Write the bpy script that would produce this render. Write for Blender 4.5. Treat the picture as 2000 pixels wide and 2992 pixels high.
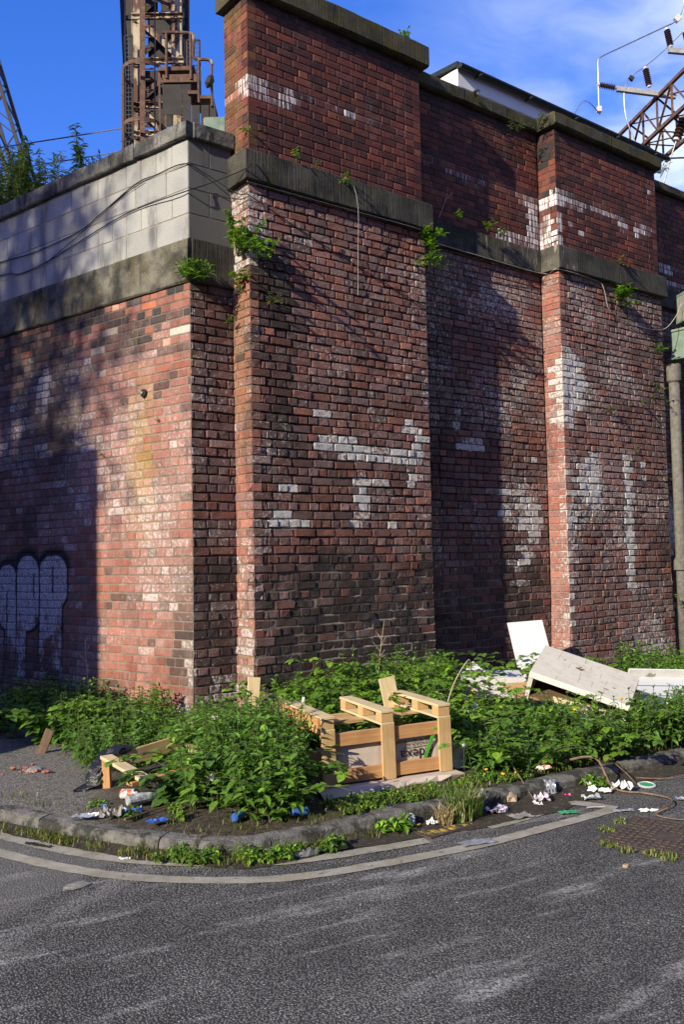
import bpy, math, random
import numpy as np
from mathutils import Vector, Matrix, Quaternion, noise as NZ

for o in list(bpy.data.objects):
    bpy.data.objects.remove(o)
scene = bpy.context.scene
COL = scene.collection
random.seed(7)
rng = np.random.default_rng(7)
R = math.radians

# ------------------------------------------------------------------ camera
def make_camera():
    pitch, roll = math.atan(141 / 2650), math.atan(.0199)
    cp, sp, cr, sr = math.cos(pitch), math.sin(pitch), math.cos(roll), math.sin(roll)
    fwd = Vector((0, cp, sp)); u0 = Vector((0, -sp, cp)); r0 = Vector((1, 0, 0))
    right = r0 * cr - u0 * sr
    up = u0 * cr + r0 * sr
    cd = bpy.data.cameras.new('camera'); cam = bpy.data.objects.new('camera', cd); COL.objects.link(cam)
    m = Matrix((right, up, -fwd)).transposed().to_4x4()
    m.translation = Vector((0, 0, 1.6))
    cam.matrix_world = m
    cd.sensor_fit = 'VERTICAL'; cd.sensor_height = 36; cd.lens = 2650 / 2992 * 36
    cd.clip_start = .05; cd.clip_end = 2000
    scene.camera = cam
make_camera()

# ------------------------------------------------------------------ sky, sun, exposure
SUN_AZ, SUN_EL = 41.0, 25.0            # the light travels towards this azimuth (from +Y to +X)
scene.view_settings.view_transform = 'Standard'
scene.view_settings.look = 'None'
scene.view_settings.exposure = 0.5
scene.view_settings.gamma = 1.0
scene.view_settings.use_curve_mapping = False
world = bpy.data.worlds.new('World'); scene.world = world; world.use_nodes = True


def node(nt, kind, ins=None, **props):
    n = nt.nodes.new(kind)
    for k, v in props.items():
        setattr(n, k, v)
    for k, v in (ins or {}).items():
        s = n.inputs[k]
        if isinstance(v, bpy.types.NodeSocket):
            nt.links.new(v, s)
        else:
            s.default_value = v
    return n


def mth(nt, op, a, b=0.0, c=0.0, clamp=False):
    return node(nt, 'ShaderNodeMath', {0: a, 1: b, 2: c}, operation=op, use_clamp=clamp).outputs[0]


def mix(nt, f, a, b, blend='MIX'):
    def c4(v):
        return v if isinstance(v, bpy.types.NodeSocket) else (tuple(v) + (1.0,))[:4]
    n = node(nt, 'ShaderNodeMix', {0: f, 6: c4(a), 7: c4(b)}, data_type='RGBA', blend_type=blend)
    return n.outputs[2]


def ramp(nt, f, lo, hi, a=0.0, b=1.0):
    return node(nt, 'ShaderNodeMapRange', {0: f, 1: lo, 2: hi, 3: a, 4: b}, interpolation_type='SMOOTHSTEP').outputs[0]


def nzt(nt, vec, scale, detail=4.0, rough=.55, **kw):
    return node(nt, 'ShaderNodeTexNoise', {'Vector': vec, 'Scale': scale, 'Detail': detail, 'Roughness': rough}, **kw).outputs[0]


def vscale(nt, vec, s):
    return node(nt, 'ShaderNodeVectorMath', {0: vec, 1: s}, operation='MULTIPLY').outputs[0]


def build_world():
    nt = world.node_tree
    bg = nt.nodes['Background']
    sky = node(nt, 'ShaderNodeTexSky', sky_type='NISHITA')
    sky.sun_disc = False
    sky.sun_elevation = R(SUN_EL); sky.sun_rotation = R(180 + SUN_AZ)
    sky.air_density = 1.0; sky.dust_density = 0.25; sky.ozone_density = 4.0
    hs = node(nt, 'ShaderNodeHueSaturation', {'Saturation': 1.28, 'Value': 1.0, 'Color': sky.outputs[0]}).outputs[0]
    hs = mix(nt, 1.0, hs, (1.45, .90, 1.34), 'MULTIPLY')
    tc = node(nt, 'ShaderNodeTexCoord').outputs['Generated']
    v = node(nt, 'ShaderNodeSeparateXYZ', {0: tc})
    # thin spring cloud: project the direction on a flat layer high above
    zz = mth(nt, 'ADD', mth(nt, 'MAXIMUM', v.outputs[2], 0.0), .16)
    px, py = mth(nt, 'DIVIDE', v.outputs[0], zz), mth(nt, 'DIVIDE', v.outputs[1], zz)
    pl = node(nt, 'ShaderNodeCombineXYZ', {0: px, 1: py, 2: 0.0}).outputs[0]
    warp = nzt(nt, pl, 1.3, 3)
    big = nzt(nt, node(nt, 'ShaderNodeVectorMath', {0: pl, 1: (7.3, 2.9, 0)}, operation='ADD').outputs[0], .62, 2.0, .5)
    fine = nzt(nt, node(nt, 'ShaderNodeVectorMath', {0: vscale(nt, pl, (1.0, 1.7, 1)), 1: warp}, operation='ADD').outputs[0], 2.0, 7.0, .55)
    bank = ramp(nt, px, -.1, .7)                       # the cloud lies towards the east side of the sky
    cover = mth(nt, 'ADD', mth(nt, 'MULTIPLY', big, .45), mth(nt, 'MULTIPLY', fine, .75))
    m = mth(nt, 'MULTIPLY', ramp(nt, cover, .47, .74), bank, clamp=True)
    col = mix(nt, mth(nt, 'MULTIPLY', m, .8), hs, (5.2, 5.7, 6.3))
    nt.links.new(col, bg.inputs[0])
    bg.inputs[1].default_value = 0.15
build_world()


def make_sun():
    ld = bpy.data.lights.new('sun', 'SUN'); lo = bpy.data.objects.new('sun', ld); COL.objects.link(lo)
    ce = math.cos(R(SUN_EL))
    d = Vector((math.sin(R(SUN_AZ)) * ce, math.cos(R(SUN_AZ)) * ce, -math.sin(R(SUN_EL))))
    lo.rotation_euler = d.to_track_quat('-Z', 'Y').to_euler()
    lo.location = (-12, -12, 14)
    ld.energy = 5.0; ld.angle = R(.53); ld.color = (1.0, .90, .69)
make_sun()

# ------------------------------------------------------------------ frames of the place
A = Vector((.78801, .61566, 0)); B = Vector((-.61566, .78801, 0))     # along / into the abutment's front
P0 = Vector((-.81, 8.2, 0))                                           # near corner of the tall pier
FRONT = 38.0                                                          # degrees about Z
W0 = P0 + A * -.46 + B * .29                                          # corner of the wing wall
WA = Vector((.78801, -.61566, 0)); WB = Vector((.61566, .78801, 0))
WING = -38.0


def F(u, v=0.0, z=0.0):
    return P0 + A * u + B * v + Vector((0, 0, z))


def Wg(u, v=0.0, z=0.0):
    return W0 + WA * u + WB * v + Vector((0, 0, z))

# ------------------------------------------------------------------ object helpers
def thing(name, label, cat, loc=(0, 0, 0), rotz=0.0, group=None, rot=None):
    o = bpy.data.objects.new(name, None); COL.objects.link(o)
    o.empty_display_size = .1
    o.location = loc
    o.rotation_euler = rot if rot else (0, 0, rotz)
    o['label'] = label; o['category'] = cat
    if group:
        o['group'] = group
    return o


def tag(o, label, cat, group=None, kind=None):
    if label: o['label'] = label
    if cat: o['category'] = cat
    if group: o['group'] = group
    if kind: o['kind'] = kind
    return o


def link(name, me, mat, parent=None, loc=(0, 0, 0), rot=(0, 0, 0), scale=(1, 1, 1)):
    o = bpy.data.objects.new(name, me); COL.objects.link(o)
    if mat is not None and not me.materials:
        me.materials.append(mat)
    o.parent = parent
    o.location = loc; o.rotation_euler = rot; o.scale = scale
    return o


class MB:
    """collects shapes into one mesh"""
    def __init__(s):
        s.v = []; s.f = []; s.c = []; s.col = None; s.smooth = False

    def add(s, vs, fs):
        k = len(s.v)
        s.v += [tuple(p) for p in vs]
        s.f += [tuple(i + k for i in q) for q in fs]
        if s.col is not None:
            s.c += [s.col] * len(vs)
        return s

    def box(s, x0, x1, y0, y1, z0, z1, M=None, bev=0.0):
        if bev > 0:
            b = min(bev, (x1 - x0) * .45, (y1 - y0) * .45, (z1 - z0) * .45)
            vs = []; idx = {}
            X, Y, Z = (x0, x1), (y0, y1), (z0, z1)
            for i in (0, 1):
                for j in (0, 1):
                    for k in (0, 1):
                        sx, sy, sz = (1, -1)[i], (1, -1)[j], (1, -1)[k]
                        c = (X[i], Y[j], Z[k])
                        idx[i, j, k, 0] = len(vs); vs.append((c[0], c[1] + sy * b, c[2] + sz * b))
                        idx[i, j, k, 1] = len(vs); vs.append((c[0] + sx * b, c[1], c[2] + sz * b))
                        idx[i, j, k, 2] = len(vs); vs.append((c[0] + sx * b, c[1] + sy * b, c[2]))
            fs = []
            for ax in range(3):
                for e in (0, 1):
                    q = []
                    for p in ((0, 0), (1, 0), (1, 1), (0, 1)):
                        t = [0, 0, 0]; t[ax] = e; t[(ax + 1) % 3] = p[0]; t[(ax + 2) % 3] = p[1]
                        q.append(idx[t[0], t[1], t[2], ax])
                    fs.append(q if e else q[::-1])
            for ax in range(3):                     # edges along ax
                o1, o2 = (ax + 1) % 3, (ax + 2) % 3
                for p in ((0, 0), (1, 0), (1, 1), (0, 1)):
                    t0 = [0, 0, 0]; t0[o1], t0[o2] = p
                    t1 = list(t0); t1[ax] = 1
                    q = [idx[(*t0, o1)], idx[(*t0, o2)], idx[(*t1, o2)], idx[(*t1, o1)]]
                    fs.append(q if (p[0] == p[1]) else q[::-1])
            for i in (0, 1):
                for j in (0, 1):
                    for k in (0, 1):
                        q = [idx[i, j, k, 0], idx[i, j, k, 1], idx[i, j, k, 2]]
                        fs.append(q if (i + j + k) % 2 else q[::-1])
        else:
            vs = [(x0, y0, z0), (x1, y0, z0), (x1, y1, z0), (x0, y1, z0), (x0, y0, z1), (x1, y0, z1), (x1, y1, z1), (x0, y1, z1)]
            fs = [(0, 3, 2, 1), (4, 5, 6, 7), (0, 1, 5, 4), (1, 2, 6, 5), (2, 3, 7, 6), (3, 0, 4, 7)]
        if M is not None:
            vs = [M @ Vector(p) for p in vs]
        return s.add(vs, fs)

    def bar(s, p, q, w, h, up=(0, 0, 1), bev=0.0):
        """box of width w, height h from p to q"""
        p, q = Vector(p), Vector(q); d = q - p; L = d.length
        x = d.normalized(); u = Vector(up)
        if abs(x.dot(u)) > .97: u = Vector((0, 1, 0))
        y = u.cross(x).normalized(); z = x.cross(y)
        M = Matrix((x, y, z)).transposed().to_4x4(); M.translation = p
        return s.box(0, L, -w / 2, w / 2, -h / 2, h / 2, M, bev)

    def tube(s, pts, r, n=6, cap=True, r2=None):
        pts = [Vector(p) for p in pts]; N = len(pts)
        vs = []; fs = []
        u = Vector((0, 0, 1))
        for i, p in enumerate(pts):
            d = (pts[min(i + 1, N - 1)] - pts[max(i - 1, 0)]).normalized()
            if abs(d.dot(u)) > .95: u = Vector((1, .3, 0)).normalized()
            x = d.cross(u).normalized(); y = x.cross(d).normalized(); u = y
            rr = r if r2 is None else r + (r2 - r) * i / (N - 1)
            for k in range(n):
                a = 2 * math.pi * k / n
                vs.append(p + x * math.cos(a) * rr + y * math.sin(a) * rr)
        for i in range(N - 1):
            for k in range(n):
                fs.append((i * n + k, i * n + (k + 1) % n, (i + 1) * n + (k + 1) % n, (i + 1) * n + k))
        if cap:
            fs.append(tuple(range(n))[::-1]); fs.append(tuple(range((N - 1) * n, N * n)))
        return s.add(vs, fs)

    def lathe(s, prof, n=16, M=None, cap=True):
        vs = []; fs = []
        for (r, z) in prof:
            for k in range(n):
                a = 2 * math.pi * k / n
                vs.append((r * math.cos(a), r * math.sin(a), z))
        for i in range(len(prof) - 1):
            for k in range(n):
                fs.append((i * n + k, i * n + (k + 1) % n, (i + 1) * n + (k + 1) % n, (i + 1) * n + k))
        if cap:
            fs.append(tuple(range(n))[::-1]); fs.append(tuple(range((len(prof) - 1) * n, len(prof) * n)))
        if M is not None:
            vs = [M @ Vector(p) for p in vs]
        return s.add(vs, fs)

    def grid(s, P, nu, nv):
        """P[i][j] points, i<nu, j<nv"""
        vs = [P[i][j] for i in range(nu) for j in range(nv)]
        fs = [(i * nv + j, (i + 1) * nv + j, (i + 1) * nv + j + 1, i * nv + j + 1) for i in range(nu - 1) for j in range(nv - 1)]
        return s.add(vs, fs)

    def mesh(s, name):
        me = bpy.data.meshes.new(name)
        me.from_pydata(s.v, [], s.f)
        if s.c:
            at = me.color_attributes.new('Col', 'FLOAT_COLOR', 'POINT')
            at.data.foreach_set('color', np.array(s.c, dtype=np.float32).ravel())
        if s.smooth:
            me.polygons.foreach_set('use_smooth', [True] * len(me.polygons))
        me.update()
        return me

    def build(s, name, mat, parent=None, loc=(0, 0, 0), rot=(0, 0, 0)):
        return link(name, s.mesh(name), mat, parent, loc, rot)


def fbm(x, y, z=0.0, s=1.0, o=3):
    return NZ.fractal((x * s, y * s, z * s), 1.0, 2.0, o)


def catmull(pts, n=8):
    P = [Vector(p) for p in pts]; out = []
    for i in range(len(P) - 1):
        p0 = P[max(i - 1, 0)]; p1 = P[i]; p2 = P[i + 1]; p3 = P[min(i + 2, len(P) - 1)]
        for k in range(n):
            t = k / n
            out.append(.5 * ((2 * p1) + (p2 - p0) * t + (2 * p0 - 5 * p1 + 4 * p2 - p3) * t * t + (3 * p1 - p0 - 3 * p2 + p3) * t ** 3))
    out.append(P[-1])
    return out
# ------------------------------------------------------------------ materials
def new_mat(name):
    m = bpy.data.materials.new(name); m.use_nodes = True
    nt = m.node_tree
    return m, nt, nt.nodes['Principled BSDF']


def geo_pos(nt):
    return node(nt, 'ShaderNodeNewGeometry').outputs['Position']


def set_bump(nt, bs, h, strength=.5, dist=.01):
    b = node(nt, 'ShaderNodeBump', {'Strength': strength, 'Distance': dist, 'Height': h})
    nt.links.new(b.outputs[0], bs.inputs['Normal'])


def graffiti(nt, pos, col, mort=False):
    """sprayed bubble letters on the wing wall: white fill, black outline, in wall coordinates"""
    rel = node(nt, 'ShaderNodeVectorMath', {0: pos, 1: tuple(W0)}, operation='SUBTRACT').outputs[0]
    u = node(nt, 'ShaderNodeVectorMath', {0: rel, 1: tuple(WA)}, operation='DOT_PRODUCT').outputs['Value']
    z = node(nt, 'ShaderNodeSeparateXYZ', {0: pos}).outputs[2]
    wob = nzt(nt, pos, 6.0, 2.0)
    z = mth(nt, 'ADD', z, mth(nt, 'MULTIPLY', mth(nt, 'SUBTRACT', wob, .5), .04))
    boxes = [(-3.6, -3.16, .9, 1.6, .15), (-3.14, -2.80, .9, 1.64, .14), (-2.80, -2.365, .9, 1.73, .20), (-2.375, -1.87, 1.16, 1.72, .18),
             (-3.02, -2.60, .40, 1.3, .03), (-2.38, -1.96, .42, 1.4, .05)]
    ds = []
    for (a, b, c, d, r) in boxes:
        qx = mth(nt, 'SUBTRACT', mth(nt, 'ABSOLUTE', mth(nt, 'SUBTRACT', u, (a + b) / 2)), (b - a) / 2 - r)
        qz = mth(nt, 'SUBTRACT', mth(nt, 'ABSOLUTE', mth(nt, 'SUBTRACT', z, (c + d) / 2)), (d - c) / 2 - r)
        mx, mz = mth(nt, 'MAXIMUM', qx, 0.0), mth(nt, 'MAXIMUM', qz, 0.0)
        dd = mth(nt, 'SUBTRACT', mth(nt, 'SQRT', mth(nt, 'ADD', mth(nt, 'MULTIPLY', mx, mx), mth(nt, 'MULTIPLY', mz, mz))), r)
        ds.append(dd)
    dm = ds[0]
    for d in ds[1:]:
        dm = mth(nt, 'MINIMUM', dm, d)
    patch = nzt(nt, vscale(nt, pos, (1, 1, .6)), 7.0, 7.0, .75)
    low = ramp(nt, z, .45, 1.4, .13, -.10)
    fill = mth(nt, 'MULTIPLY', ramp(nt, dm, .006, -.006), ramp(nt, mth(nt, 'SUBTRACT', patch, low), .40, .52))
    fine = nzt(nt, pos, 55.0, 5.0, .7)
    fill = mth(nt, 'MULTIPLY', fill, ramp(nt, fine, .36, .56))
    col = mix(nt, mth(nt, 'MULTIPLY', fill, .45 if mort else .92), col, (.56, .58, .62))
    out = ramp(nt, mth(nt, 'ABSOLUTE', dm), .022, .012)
    for (lu, l0, l1) in ((-2.795, .55, 1.62), (-2.37, .75, 1.64), (-2.98, .5, 1.3), (-2.13, 1.3, 1.58), (-2.47, 1.25, 1.5)):
        ln = mth(nt, 'MULTIPLY', ramp(nt, mth(nt, 'ABSOLUTE', mth(nt, 'SUBTRACT', u, lu)), .016, .008), mth(nt, 'MULTIPLY', ramp(nt, z, l0, l0 + .04), ramp(nt, z, l1 + .04, l1)))
        out = mth(nt, 'MAXIMUM', out, ln)
    halo = mth(nt, 'MULTIPLY', ramp(nt, dm, .10, .02), mth(nt, 'MULTIPLY', ramp(nt, dm, 0.0, .01), ramp(nt, z, 1.45, 1.6)))
    out = mth(nt, 'MULTIPLY', out, ramp(nt, z, .5, 1.0, .35, 1.0))
    return mix(nt, mth(nt, 'MULTIPLY', mth(nt, 'MAXIMUM', halo, out), .92, clamp=True), col, (.012, .012, .014))


def brick_material(name, src, smooth=False, spray=False, mortar=False):
    """src: OBJ -> object colour, ATT -> colour attribute; rgb is the brick, alpha the amount of white bloom"""
    m, nt, bs = new_mat(name)
    pos = geo_pos(nt)
    if src == 'OBJ':
        s = node(nt, 'ShaderNodeObjectInfo'); rgb, al = s.outputs['Color'], s.outputs['Alpha']
    else:
        s = node(nt, 'ShaderNodeAttribute', attribute_name='Col'); rgb, al = s.outputs['Color'], s.outputs['Alpha']
    n1 = nzt(nt, pos, 14.0, 5.0, .6)
    n2 = nzt(nt, pos, 70.0, 4.0, .65)
    n3 = nzt(nt, pos, 260.0, 2.0, .6)
    f = mth(nt, 'ADD', mth(nt, 'MULTIPLY', n1, .8), mth(nt, 'ADD', mth(nt, 'MULTIPLY', n2, .75), mth(nt, 'MULTIPLY', n3, .35)))
    f = mth(nt, 'SUBTRACT', f, .0)
    k = node(nt, 'ShaderNodeCombineXYZ', {0: f, 1: f, 2: f}).outputs[0]
    col = mix(nt, 1.0, rgb, k, 'MULTIPLY')
    # pale dust and soot specks
    col = mix(nt, mth(nt, 'MULTIPLY', ramp(nt, n2, .58, .74), .35), col, (.30, .25, .22))
    col = mix(nt, mth(nt, 'MULTIPLY', ramp(nt, nzt(nt, pos, 38.0, 4.0, .7), .60, .72), .6), col, (.022, .02, .02))
    # soot washed over the work regardless of the joints
    so = nzt(nt, vscale(nt, pos, (1, 1, .45)), 2.6, 7.0, .68)
    col = mix(nt, mth(nt, 'MULTIPLY', ramp(nt, so, .50, .72), .32 if spray else .55), col, (.030, .026, .025))
    du = nzt(nt, vscale(nt, pos, (1, 1, .7)), 5.5, 7.0, .7)
    col = mix(nt, mth(nt, 'MULTIPLY', ramp(nt, du, .50, .72), .12 if smooth else .46), col, (.30, .235, .215))
    if smooth:
        w = nzt(nt, vscale(nt, pos, (1, 1, .09)), 46.0, 3.0, .6)
    else:
        w = nzt(nt, pos, 30.0, 6.0, .7)
    w = mth(nt, 'ADD', mth(nt, 'MULTIPLY', mth(nt, 'SUBTRACT', w, .5), 1.7), .5)
    wm = ramp(nt, mth(nt, 'ADD', w, mth(nt, 'MULTIPLY', al, .48)), .74, .88)
    wm = mth(nt, 'MULTIPLY', wm, ramp(nt, al, .03, .2))
    wm = mth(nt, 'MULTIPLY', wm, ramp(nt, al, .0, .8, .3, .93))
    veil = mth(nt, 'MULTIPLY', ramp(nt, al, .1, .75), mth(nt, 'ADD', .12, mth(nt, 'MULTIPLY', n2, .30)))
    if spray:
        veil = mth(nt, 'MULTIPLY', veil, 1.5, clamp=True); wm = mth(nt, 'MULTIPLY', wm, .55)
    col = mix(nt, veil, col, (.52, .42, .40))
    col = mix(nt, wm, col, (.66, .64, .63) if spray else (.80, .78, .76))
    if spray:
        col = graffiti(nt, pos, col, mortar)
    nt.links.new(col, bs.inputs['Base Color'])
    bs.inputs['Roughness'].default_value = .8
    bs.inputs['Specular IOR Level'].default_value = .25
    h = mth(nt, 'ADD', mth(nt, 'MULTIPLY', n2, .7), mth(nt, 'MULTIPLY', n3, .3))
    if mortar:
        set_bump(nt, bs, h, .9, .012)
    elif smooth:
        set_bump(nt, bs, h, .35, .006)
    else:
        h = mth(nt, 'ADD', h, mth(nt, 'MULTIPLY', nzt(nt, pos, 42.0, 8.0, .75), 1.6))
        set_bump(nt, bs, h, .5 if spray else 1.0, .008 if spray else .022)
    return m


def plain(name, col, rough=.6, spec=.4, metal=0.0, var=.25, scale=12.0, bump=.15, bdist=.004, col2=None, c2=(.5, .7), stretch=(1, 1, 1), objco=False, bscale=None):
    m, nt, bs = new_mat(name)
    pos = node(nt, 'ShaderNodeTexCoord').outputs['Object'] if objco else geo_pos(nt)
    p = vscale(nt, pos, stretch)
    n = nzt(nt, p, scale, 6.0, .6)
    f = ramp(nt, n, .2, .8, 1 - var, 1 + var)
    k = node(nt, 'ShaderNodeCombineXYZ', {0: f, 1: f, 2: f}).outputs[0]
    c = mix(nt, 1.0, col, k, 'MULTIPLY')
    if col2:
        n2 = nzt(nt, node(nt, 'ShaderNodeVectorMath', {0: p, 1: (3.1, 7.7, 1.3)}, operation='ADD').outputs[0], scale * .8, 8.0, .65)
        c = mix(nt, ramp(nt, n2, c2[0], c2[1]), c, col2)
    nt.links.new(c, bs.inputs['Base Color'])
    bs.inputs['Roughness'].default_value = rough; bs.inputs['Metallic'].default_value = metal
    bs.inputs['Specular IOR Level'].default_value = spec
    if bump:
        set_bump(nt, bs, nzt(nt, p, bscale or scale * 4, 5.0, .65), bump, bdist)
    return m


def stone_material(name, base, dark, tool=True, moss=0.0, pale=0.0, mosscol=(.055, .05, .012)):
    m, nt, bs = new_mat(name)
    pos = geo_pos(nt)
    n1 = nzt(nt, pos, 3.0, 6.0, .65); n2 = nzt(nt, vscale(nt, pos, (1, 1, .35)), 7.0, 6.0, .65); n3 = nzt(nt, pos, 90.0, 3.0, .7)
    c = mix(nt, ramp(nt, n1, .35, .65), base, dark)
    c = mix(nt, mth(nt, 'MULTIPLY', ramp(nt, n2, .52, .70), .75), c, (.012, .012, .012))
    k = node(nt, 'ShaderNodeCombineXYZ', {0: n3, 1: n3, 2: n3}).outputs[0]
    c = mix(nt, .85, c, mix(nt, 1.0, c, vscale(nt, k, (2.0, 2.0, 2.0)), 'MULTIPLY'))
    if moss:
        c = mix(nt, mth(nt, 'MULTIPLY', ramp(nt, nzt(nt, vscale(nt, pos, (1, 1, .6)), 4.5, 7.0, .7), .62 - moss * .3, .8 - moss * .3), .8), c, mosscol)
    if pale:
        c = mix(nt, mth(nt, 'MULTIPLY', ramp(nt, nzt(nt, vscale(nt, pos, (1, 1, .25)), 16.0, 6.0, .7), .66 - pale * .2, .80 - pale * .2), .7), c, (.42, .40, .36))
    nt.links.new(c, bs.inputs['Base Color'])
    bs.inputs['Roughness'].default_value = .85; bs.inputs['Specular IOR Level'].default_value = .2
    h = mth(nt, 'MULTIPLY', n3, .5)
    if tool:
        h = mth(nt, 'ADD', h, mth(nt, 'MULTIPLY', nzt(nt, vscale(nt, pos, (1, 1, .02)), 85.0, 2.0, .5), 1.4))
    else:
        h = mth(nt, 'ADD', h, mth(nt, 'MULTIPLY', nzt(nt, pos, 22.0, 4.0, .6), 1.0))
    set_bump(nt, bs, h, .8, .012)
    return m


def block_material(name='concrete_block', dirty=0.0):  # dirty: share of dark grey mixed evenly over the whole block
    m, nt, bs = new_mat(name)
    pos = geo_pos(nt)
    oi = node(nt, 'ShaderNodeObjectInfo').outputs['Random']
    n = nzt(nt, pos, 240.0, 3.0, .7); v = node(nt, 'ShaderNodeTexVoronoi', {'Vector': pos, 'Scale': 150.0}).outputs['Distance']
    big = nzt(nt, pos, 2.2, 5.0, .6)
    st = nzt(nt, vscale(nt, pos, (1, 1, .25)), 5.0, 5.0, .65)
    c = mix(nt, ramp(nt, n, .35, .65), (.30, .30, .285), (.48, .48, .455))
    c = mix(nt, ramp(nt, v, .0, .35), (.14, .14, .135), c)
    c = mix(nt, mth(nt, 'MULTIPLY', ramp(nt, big, .5, .75), .4), c, (.30, .27, .19))
    c = mix(nt, mth(nt, 'MULTIPLY', ramp(nt, st, .50, .68), .6), c, (.10, .10, .098))
    k = ramp(nt, oi, 0.0, 1.0, .86, 1.08)
    c = mix(nt, 1.0, c, node(nt, 'ShaderNodeCombineXYZ', {0: k, 1: k, 2: k}).outputs[0], 'MULTIPLY')
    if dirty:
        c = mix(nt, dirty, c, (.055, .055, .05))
    nt.links.new(c, bs.inputs['Base Color']); bs.inputs['Roughness'].default_value = .9
    set_bump(nt, bs, n, .8, .008)
    return m


def asphalt_nodes(nt, pos):
    """aggregate in binder: returns colour and height"""
    wpos = node(nt, 'ShaderNodeVectorMath', {0: pos, 1: vscale(nt, node(nt, 'ShaderNodeTexNoise', {'Vector': pos, 'Scale': 60.0}).outputs[1], (.012, .012, .012))}, operation='ADD').outputs[0]
    vo = node(nt, 'ShaderNodeTexVoronoi', {'Vector': wpos, 'Scale': 105.0, 'Randomness': 1.0})
    cell = node(nt, 'ShaderNodeSeparateColor', {0: vo.outputs['Color']}).outputs[0]
    dist = vo.outputs['Distance']
    fine = nzt(nt, pos, 320.0, 2.0, .6)
    stone = mix(nt, cell, (.14, .136, .124), (.31, .302, .275))
    stone = mix(nt, ramp(nt, cell, .955, .99), stone, (.5, .49, .47))
    c = mix(nt, ramp(nt, dist, .34, .62), stone, (.042, .041, .040))
    c = mix(nt, mth(nt, 'MULTIPLY', ramp(nt, fine, .55, .75), .3), c, (.17, .17, .165))
    big = nzt(nt, pos, .55, 4.0, .6); mid = nzt(nt, pos, 2.3, 6.0, .65)
    k = mth(nt, 'ADD', ramp(nt, big, .3, .7, .72, 1.15), ramp(nt, mid, .35, .7, -.10, .16))
    c = mix(nt, 1.0, c, node(nt, 'ShaderNodeCombineXYZ', {0: k, 1: k, 2: k}).outputs[0], 'MULTIPLY')
    h = mth(nt, 'ADD', mth(nt, 'MULTIPLY', ramp(nt, dist, .65, .15), mth(nt, 'ADD', mth(nt, 'MULTIPLY', cell, .6), .5)), mth(nt, 'MULTIPLY', fine, .25))
    return c, h


def asphalt_material():
    m, nt, bs = new_mat('asphalt')
    pos = geo_pos(nt)
    c, h = asphalt_nodes(nt, pos)
    # chalky scuffs drawn out along the way the tyres turn
    rot = node(nt, 'ShaderNodeVectorRotate', {'Vector': pos, 'Angle': R(-28)}, rotation_type='Z_AXIS').outputs[0]
    sc = nzt(nt, vscale(nt, rot, (.55, 2.4, 1)), 2.1, 9.0, .68)
    grain = nzt(nt, pos, 55.0, 3.0, .7)
    f = mth(nt, 'MULTIPLY', ramp(nt, sc, .52, .68), ramp(nt, grain, .36, .60))
    c = mix(nt, mth(nt, 'MULTIPLY', f, .9), c, (.46, .45, .43))
    sp = nzt(nt, pos, 9.0, 5.0, .75)
    c = mix(nt, mth(nt, 'MULTIPLY', mth(nt, 'MULTIPLY', ramp(nt, sp, .67, .73), ramp(nt, grain, .4, .6)), .7), c, (.40, .39, .37))
    # older, paler surface at the mouth of the side street
    px = node(nt, 'ShaderNodeSeparateXYZ', {0: pos})
    side = mth(nt, 'ADD', mth(nt, 'ADD', mth(nt, 'MULTIPLY', px.outputs[0], -.82), mth(nt, 'MULTIPLY', px.outputs[1], .35)), mth(nt, 'MULTIPLY', nzt(nt, pos, 5.0, 4.0), .22))
    c = mix(nt, mth(nt, 'MULTIPLY', ramp(nt, side, 2.86, 2.92), .36), c, (.22, .215, .20))
    seam = mth(nt, 'MULTIPLY', ramp(nt, mth(nt, 'ABSOLUTE', mth(nt, 'SUBTRACT', side, 2.70)), .07, .03), ramp(nt, grain, .42, .62))
    c = mix(nt, mth(nt, 'MULTIPLY', seam, .6), c, (.34, .33, .31))
    nt.links.new(c, bs.inputs['Base Color'])
    bs.inputs['Roughness'].default_value = .75; bs.inputs['Specular IOR Level'].default_value = .3
    set_bump(nt, bs, h, 1.0, .007)
    return m


def verge_material():
    """worn tarmac footway on the side-street part, soil and leaf litter elsewhere"""
    m, nt, bs = new_mat('verge_ground')
    pos = geo_pos(nt)
    c, h = asphalt_nodes(nt, pos)
    grit = nzt(nt, pos, 45.0, 6.0, .75)
    c = mix(nt, mth(nt, 'MULTIPLY', ramp(nt, grit, .40, .62), .8), c, (.33, .31, .27))
    soil = mix(nt, ramp(nt, nzt(nt, pos, 28.0, 7.0, .7), .35, .7), (.028, .020, .012), (.12, .095, .06))
    soil = mix(nt, ramp(nt, nzt(nt, pos, 120.0, 3.0, .7), .6, .75), soil, (.25, .21, .15))
    px = node(nt, 'ShaderNodeSeparateXYZ', {0: pos})
    e = mth(nt, 'ADD', mth(nt, 'ADD', mth(nt, 'MULTIPLY', px.outputs[0], 1.0), mth(nt, 'MULTIPLY', px.outputs[1], .25)), mth(nt, 'MULTIPLY', nzt(nt, pos, 3.0, 6.0, .7), .9))
    c = mix(nt, ramp(nt, e, .10, .62), c, soil)
    moss = mth(nt, 'MULTIPLY', ramp(nt, nzt(nt, pos, 7.0, 7.0, .7), .50, .62), ramp(nt, e, .9, 1.5))
    c = mix(nt, mth(nt, 'MULTIPLY', moss, .8), c, (.075, .085, .015))
    nt.links.new(c, bs.inputs['Base Color']); bs.inputs['Roughness'].default_value = .9
    set_bump(nt, bs, mth(nt, 'ADD', h, mth(nt, 'MULTIPLY', grit, 1.0)), 1.0, .012)
    return m


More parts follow.
